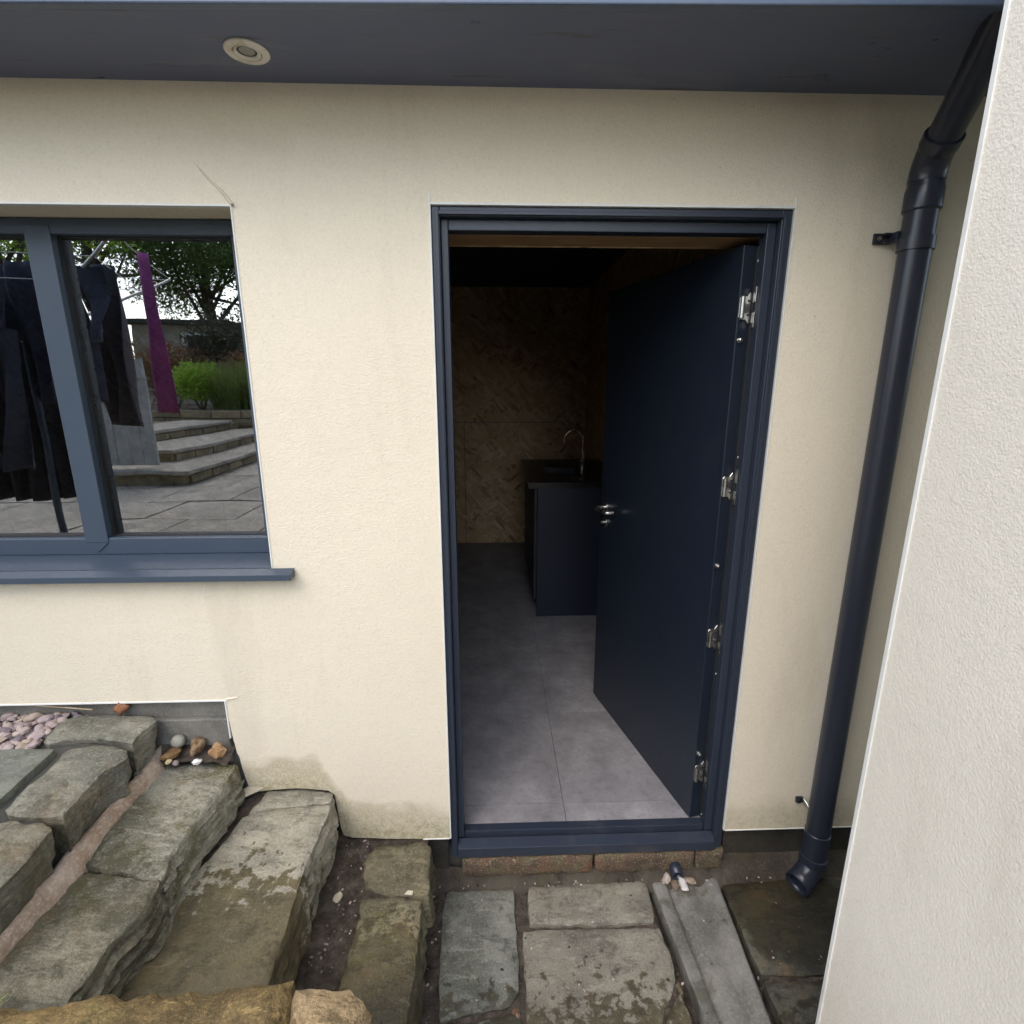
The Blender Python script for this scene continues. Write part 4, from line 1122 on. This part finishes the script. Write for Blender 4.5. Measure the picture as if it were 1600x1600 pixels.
def leaves(name, blobs, n, size, mat, parent, seed, flat=.4):
    r = np.random.default_rng(seed)
    V = []; cnt = 0
    tot = sum(b[3] * b[4] * b[5] for b in blobs)
    for (cx, cy, cz, rx, ry, rz) in blobs:
        m = max(20, int(n * rx * ry * rz / tot))
        d = r.normal(size=(m, 3)); d /= np.linalg.norm(d, axis=1)[:, None]
        rad = r.random(m)[:, None] ** .45
        bumpy = 1 + .18 * np.sin(d[:, :1] * 7 + cx * 3) * np.cos(d[:, 2:] * 6 + cy)
        p = np.array([cx, cy, cz]) + d * rad * bumpy * np.array([rx, ry, rz])
        a = r.normal(size=(m, 3)); a /= np.linalg.norm(a, axis=1)[:, None]
        b = np.cross(a, r.normal(size=(m, 3))); b /= np.linalg.norm(b, axis=1)[:, None] + 1e-9
        s = size * (.6 + .8 * r.random(m))[:, None]
        V.append(np.stack([p - a * s, p - b * s * flat, p + a * s, p + b * s * flat], 1).reshape(-1, 3)); cnt += m
    V = np.concatenate(V)
    me = bpy.data.meshes.new(name)
    me.vertices.add(len(V)); me.vertices.foreach_set('co', V.ravel().astype(np.float32))
    me.loops.add(cnt * 4); me.loops.foreach_set('vertex_index', np.arange(cnt * 4, dtype=np.int32))
    me.polygons.add(cnt); me.polygons.foreach_set('loop_start', np.arange(0, cnt * 4, 4, dtype=np.int32))
    me.update(calc_edges=True); me.materials.append(mat)
    o = bpy.data.objects.new(name, me); col.objects.link(o); attach(o, parent); return o
def tree(name, label, cat, base, height, crown_r, mat, seed, n, size, trunk_r=.12, group=None):
    t = thing(name, label, cat, base, group); rr = random.Random(seed)
    b = Vector(base); top = b + Vector((rr.uniform(-.2, .2), rr.uniform(-.2, .2), height * .72))
    q = MB(); q.tube([b - Vector((0, 0, .1)), b + (top - b) * .35 + Vector((.05, .03, 0)), b + (top - b) * .7, top], [trunk_r, trunk_r * .75, trunk_r * .5, trunk_r * .15], 10)
    blobs = []
    for i in range(11):
        a = i * 2.4 + rr.random(); h = height * rr.uniform(.42, .95); rad = crown_r * rr.uniform(.35, .75) * (1.15 - abs(h / height - .6))
        c = b + Vector((math.cos(a) * rad, math.sin(a) * rad, h)); s = b + (top - b) * rr.uniform(.35, .7)
        q.tube([s, s * .5 + c * .5 + Vector((0, 0, -.1)), c], [trunk_r * .3, trunk_r * .18, trunk_r * .06], 6)
        k = crown_r * rr.uniform(.32, .52); blobs.append((c.x, c.y, c.z, k, k, k * .75))
    smooth_angle(q.build('trunk', M['bark'], t), 60)
    leaves('crown', blobs, n, size, mat, t, seed)
def shrub(name, label, base, r, h, mat, seed, n, size, group=None):
    t = thing(name, label, 'shrub', base, group); rr = random.Random(seed); b = Vector(base)
    q = MB(); blobs = []
    for i in range(6):
        a = i * 1.05; c = b + Vector((math.cos(a) * r * .45, math.sin(a) * r * .45, h * rr.uniform(.45, .7)))
        q.tube([b, c], [.02, .006], 6); blobs.append((c.x, c.y, c.z, r * .6, r * .6, h * .38))
    q.build('stems', M['bark'], t); leaves('foliage', blobs, n, size, mat, t, seed)
tree('garden_tree', 'tall leafy tree mirrored at the top of the right pane', 'tree', (-9.2, -17.0, 1.2), 7.6, 3.2, M['leaf_mid'], 1, 42000, .055, .22)
tree('garden_tree', 'broad green tree mirrored above the shed roof', 'tree', (-13.0, -17, 1.2), 9.0, 3.8, M['leaf_mid'], 2, 36000, .06, .25)
tree('garden_tree', 'yellow green tree mirrored at the top of the left pane', 'tree', (-9.5, -9.5, 1.2), 6.0, 2.4, M['leaf_bright'], 3, 26000, .05, .16)
tree('garden_tree', 'dark tree standing behind the mirrored fence', 'tree', (-3.0, -19, 1.2), 7.0, 2.6, M['leaf_mid'], 4, 20000, .055, .2)
shrub('round_shrub', 'bright lime green rounded shrub mirrored above the garden steps', (-5.65, -8.75, 1.2), .46, .95, M['leaf_bright'], 5, 3500, .035)
shrub('dark_shrub', 'dark bronze bush mirrored in front of the fence', (-6.3, -11.0, 1.2), .75, 2.3, M['leaf_dark'], 6, 4000, .045)
shrub('red_shrub', 'reddish feathery shrub mirrored beside the purple cloth', (-6.9, -10.2, 1.2), .95, 1.55, M['leaf_red'], 7, 4000, .045)
shrub('red_shrub', 'low russet shrub mirrored at the right edge of the pane', (-5.4, -10.4, 1.2), .9, 1.25, M['leaf_red'], 8, 3500, .045)
def tuft(name, label, c, r, h, n, seed):
    rr = random.Random(seed); mb = MB()
    for i in range(n):
        a = rr.uniform(0, 6.3); d = r * math.sqrt(rr.random()); l = h * rr.uniform(.6, 1.1); p0 = Vector((c[0] + math.cos(a) * d, c[1] + math.sin(a) * d, c[2]))
        b = rr.uniform(0, 6.3); g = []
        for t in (0, .35, .7, 1):
            p = p0 + Vector((math.cos(b) * l * .45 * t * t, math.sin(b) * l * .45 * t * t, l * t)); w_ = .012 * (1 - t) + .001
            g.append([p + Vector((-math.sin(b) * w_, math.cos(b) * w_, 0)), p - Vector((-math.sin(b) * w_, math.cos(b) * w_, 0))])
        mb.sheet(g)
    tag(mb.build(name, M['blade'], None, True), label, 'grass clump')
tuft('grass_clump', 'tall green grass clump mirrored right of the lime shrub', (-4.9, -8.9, 1.2), .55, .95, 1100, 2)
tuft('grass_clump', 'tall grass clump at the far right of the mirrored bed', (-4.2, -8.9, 1.2), .5, .95, 900, 3)
# shed and fence
shed = thing('garden_shed', 'pale brick outbuilding with white window mirrored in the right pane', 'shed', (-8.4, -13.5, 1.2))
pb = plain('pale_brick', (0.30, 0.25, 0.19), (0.42, 0.36, 0.28), 12)
wall_poly('wall', [(-9.6, 1.2), (-7.2, 1.2), (-7.2, 3.3), (-9.6, 3.3)], [[(-8.3, 2.0), (-7.5, 2.0), (-7.5, 3.1), (-8.3, 3.1)]], -13.5, -13.3, pb, shed)
sw_ = MB(); sw_.box(-8.3, -8.22, -13.48, -13.27, 2.0, 3.1); sw_.box(-7.58, -7.5, -13.48, -13.27, 2.0, 3.1); sw_.box(-8.22, -7.58, -13.48, -13.27, 3.02, 3.1); sw_.box(-8.22, -7.58, -13.48, -13.27, 2.0, 2.08)
sw_ = sw_.build('window', M['white'], shed); MB().box(-8.22, -7.58, -13.42, -13.41, 2.08, 3.02).build('pane', M['gasket'], sw_)
MB().box(-9.6, -7.2, -16, -13.51, 1.2, 3.29).build('side_walls', pb, shed)
MB().box(-9.8, -7.0, -16.1, -13.1, 3.305, 3.42).build('roof', M['mortar_dark'], shed)
fence = thing('garden_fence', 'weathered horizontal board fence mirrored behind the shrubs', 'fence', (-4.5, -14, 1.2))
fm = plain('weathered_fence_board', (0.20, 0.17, 0.14), (0.32, 0.28, 0.23), 6)
for i in range(11):
    MB().box(-7.15, -1.0, -14.05, -14.02, 1.25 + i * .18, 1.25 + i * .18 + .165).build('board', fm, fence)
for i in range(4):
    MB().box(-7.0 + i * 1.95, -6.9 + i * 1.95, -14.015, -13.92, 1.2, 3.35).build('post', fm, fence)
gate = thing('wooden_gate', 'pale grey board gate with a white post mirrored behind the washing', 'gate', (-3.9, -3.6, .7))
gm = plain('grey_gate_board', (0.30, 0.29, 0.26), (0.44, 0.42, 0.38), 9)
for i in range(4):
    MB().box(-4.25 + i * .145, -4.11 + i * .145, -4.02, -3.99, .90, 2.05).build('board', gm, gate)
MB().box(-4.36, -4.27, -4.05, -3.96, .70, 2.25).build('post', M['white'], gate); MB().box(-4.25, -3.67, -3.985, -3.95, 1.85, 1.95).build('rail', gm, gate)

# rotary washing line with clothes
rd = thing('rotary_washing_line', 'grey rotary washing line mirrored at the top of the left pane', 'washing line', (-3.0, -1.75, .7))
q = MB(); q.tube([(-3.0, -1.75, .7), (-3.0, -1.75, 2.5)], .022, 14); smooth_angle(q.build('pole', M['window_frame'], rd), 40)
arms = []
for a in (25, 115, 205, 295):
    d = Vector((math.cos(math.radians(a)), math.sin(math.radians(a)), 0)); p = Vector((-3.0, -1.75, 2.05)) + d * 1.05 + Vector((0, 0, .55)); arms.append(p)
    q = MB(); q.tube([(-3.0, -1.75, 2.05), p], .011, 10); q.build('arm', M['steel'], rd)
for k in (1.0, .8, .6):
    for i in range(4):
        a = Vector((-3.0, -1.75, 2.05)) + (arms[i] - Vector((-3.0, -1.75, 2.05))) * k; b = Vector((-3.0, -1.75, 2.05)) + (arms[(i + 1) % 4] - Vector((-3.0, -1.75, 2.05))) * k
        q = MB(); q.tube([a, (a + b) / 2 - Vector((0, 0, .02)), b], .0025, 6); q.build('line', M['white'], rd)
def fabric(name, c): 
    k = NT(name, 0.9); return k.done(k.mix(k.step(k.noise(5, 4), 0.35, 0.65), cm(c, .7), c), 0.9, k.bump(k.noise(300, 2), .2, .001))
FB = fabric('black_cloth', (0.045, 0.042, 0.048)); FN = fabric('navy_cloth', (0.06, 0.065, 0.09)); FP = fabric('purple_cloth', (0.42, 0.09, 0.27)); FG = fabric('charcoal_cloth', (0.09, 0.08, 0.085))
def garment(kind, label, x, y, ang, wd, zt, ln, mat, seed):
    rr = random.Random(seed); mb = MB(); ca, sa = math.cos(ang), math.sin(ang)
    def sheet(u0, u1, z0, z1, tap0, tap1):
        g = []
        for j in range(25):
            v = j / 24; k = tap0 + (tap1 - tap0) * v; row = []
            for i in range(31):
                u = (u0 + u1) / 2 + (u1 - u0) * (i / 30 - .5) * k
                fold = min(1, wd / .3) * (.018 + .045 * v) * math.sin(u * 40 + seed + 1.5 * math.sin(v * 3 + seed)) + min(1, wd / .3) * .03 * math.sin(u * 17 + v * 4 + seed * 2)
                row.append((x + ca * u - sa * fold, y + sa * u + ca * fold, z0 + (z1 - z0) * v + .006 * math.sin(u * 30 + seed)))
            g.append(row)
        mb.sheet(g)
    if kind == 'trousers':
        sheet(-wd / 2, wd / 2, zt, zt - ln * .3, 1, 1); sheet(-wd / 2, -.015, zt - ln * .3, zt - ln, 1, .75); sheet(.015, wd / 2, zt - ln * .3, zt - ln, 1, .75)
    elif kind == 'shirt':
        sheet(-wd / 2, wd / 2, zt, zt - ln, 1, 1.06); sheet(-wd / 2 - .16, -wd / 2 + .01, zt - .03, zt - ln * .55, 1, .8); sheet(wd / 2 - .01, wd / 2 + .16, zt - .03, zt - ln * .55, 1, .8)
    else: sheet(-wd / 2, wd / 2, zt, zt - ln, .7, 1.3 if kind == 'scarf' else 1.0)
    o = mb.build(kind, mat, None, True); sm = o.modifiers.new('solid', 'SOLIDIFY'); sm.thickness = .003
    tag(o, label, 'clothing', 'washing hung out on the rotary line')
garment('towel', 'dark towel hanging next to the purple scarf on the washing line', -2.42, -1.72, .5, .30, 2.50, .98, FG, 1)
garment('shirt', 'navy shirt hanging beside the dark towel', -2.62, -1.50, .2, .46, 2.48, .80, FN, 2)
garment('scarf', 'long purple scarf hanging from the corner of the washing line', -2.10, -1.62, .35, .12, 2.56, .95, FP, 3)
garment('trousers', 'dark jeans hanging in the middle of the washing line', -2.95, -1.36, .1, .42, 2.44, 1.15, FN, 4)
garment('shirt', 'black shirt with long sleeves hanging on the near line', -3.25, -1.30, -.2, .50, 2.42, .85, FB, 5)
garment('towel', 'charcoal towel hanging on the inner line', -3.05, -2.05, .3, .55, 2.40, 1.10, FG, 6)
garment('trousers', 'black leggings hanging at the left of the washing line', -3.55, -1.60, .4, .38, 2.42, 1.25, FB, 7)
garment('towel', 'long black sheet hanging behind the jeans', -3.2, -1.85, -.1, .9, 2.40, 1.40, FB, 8)
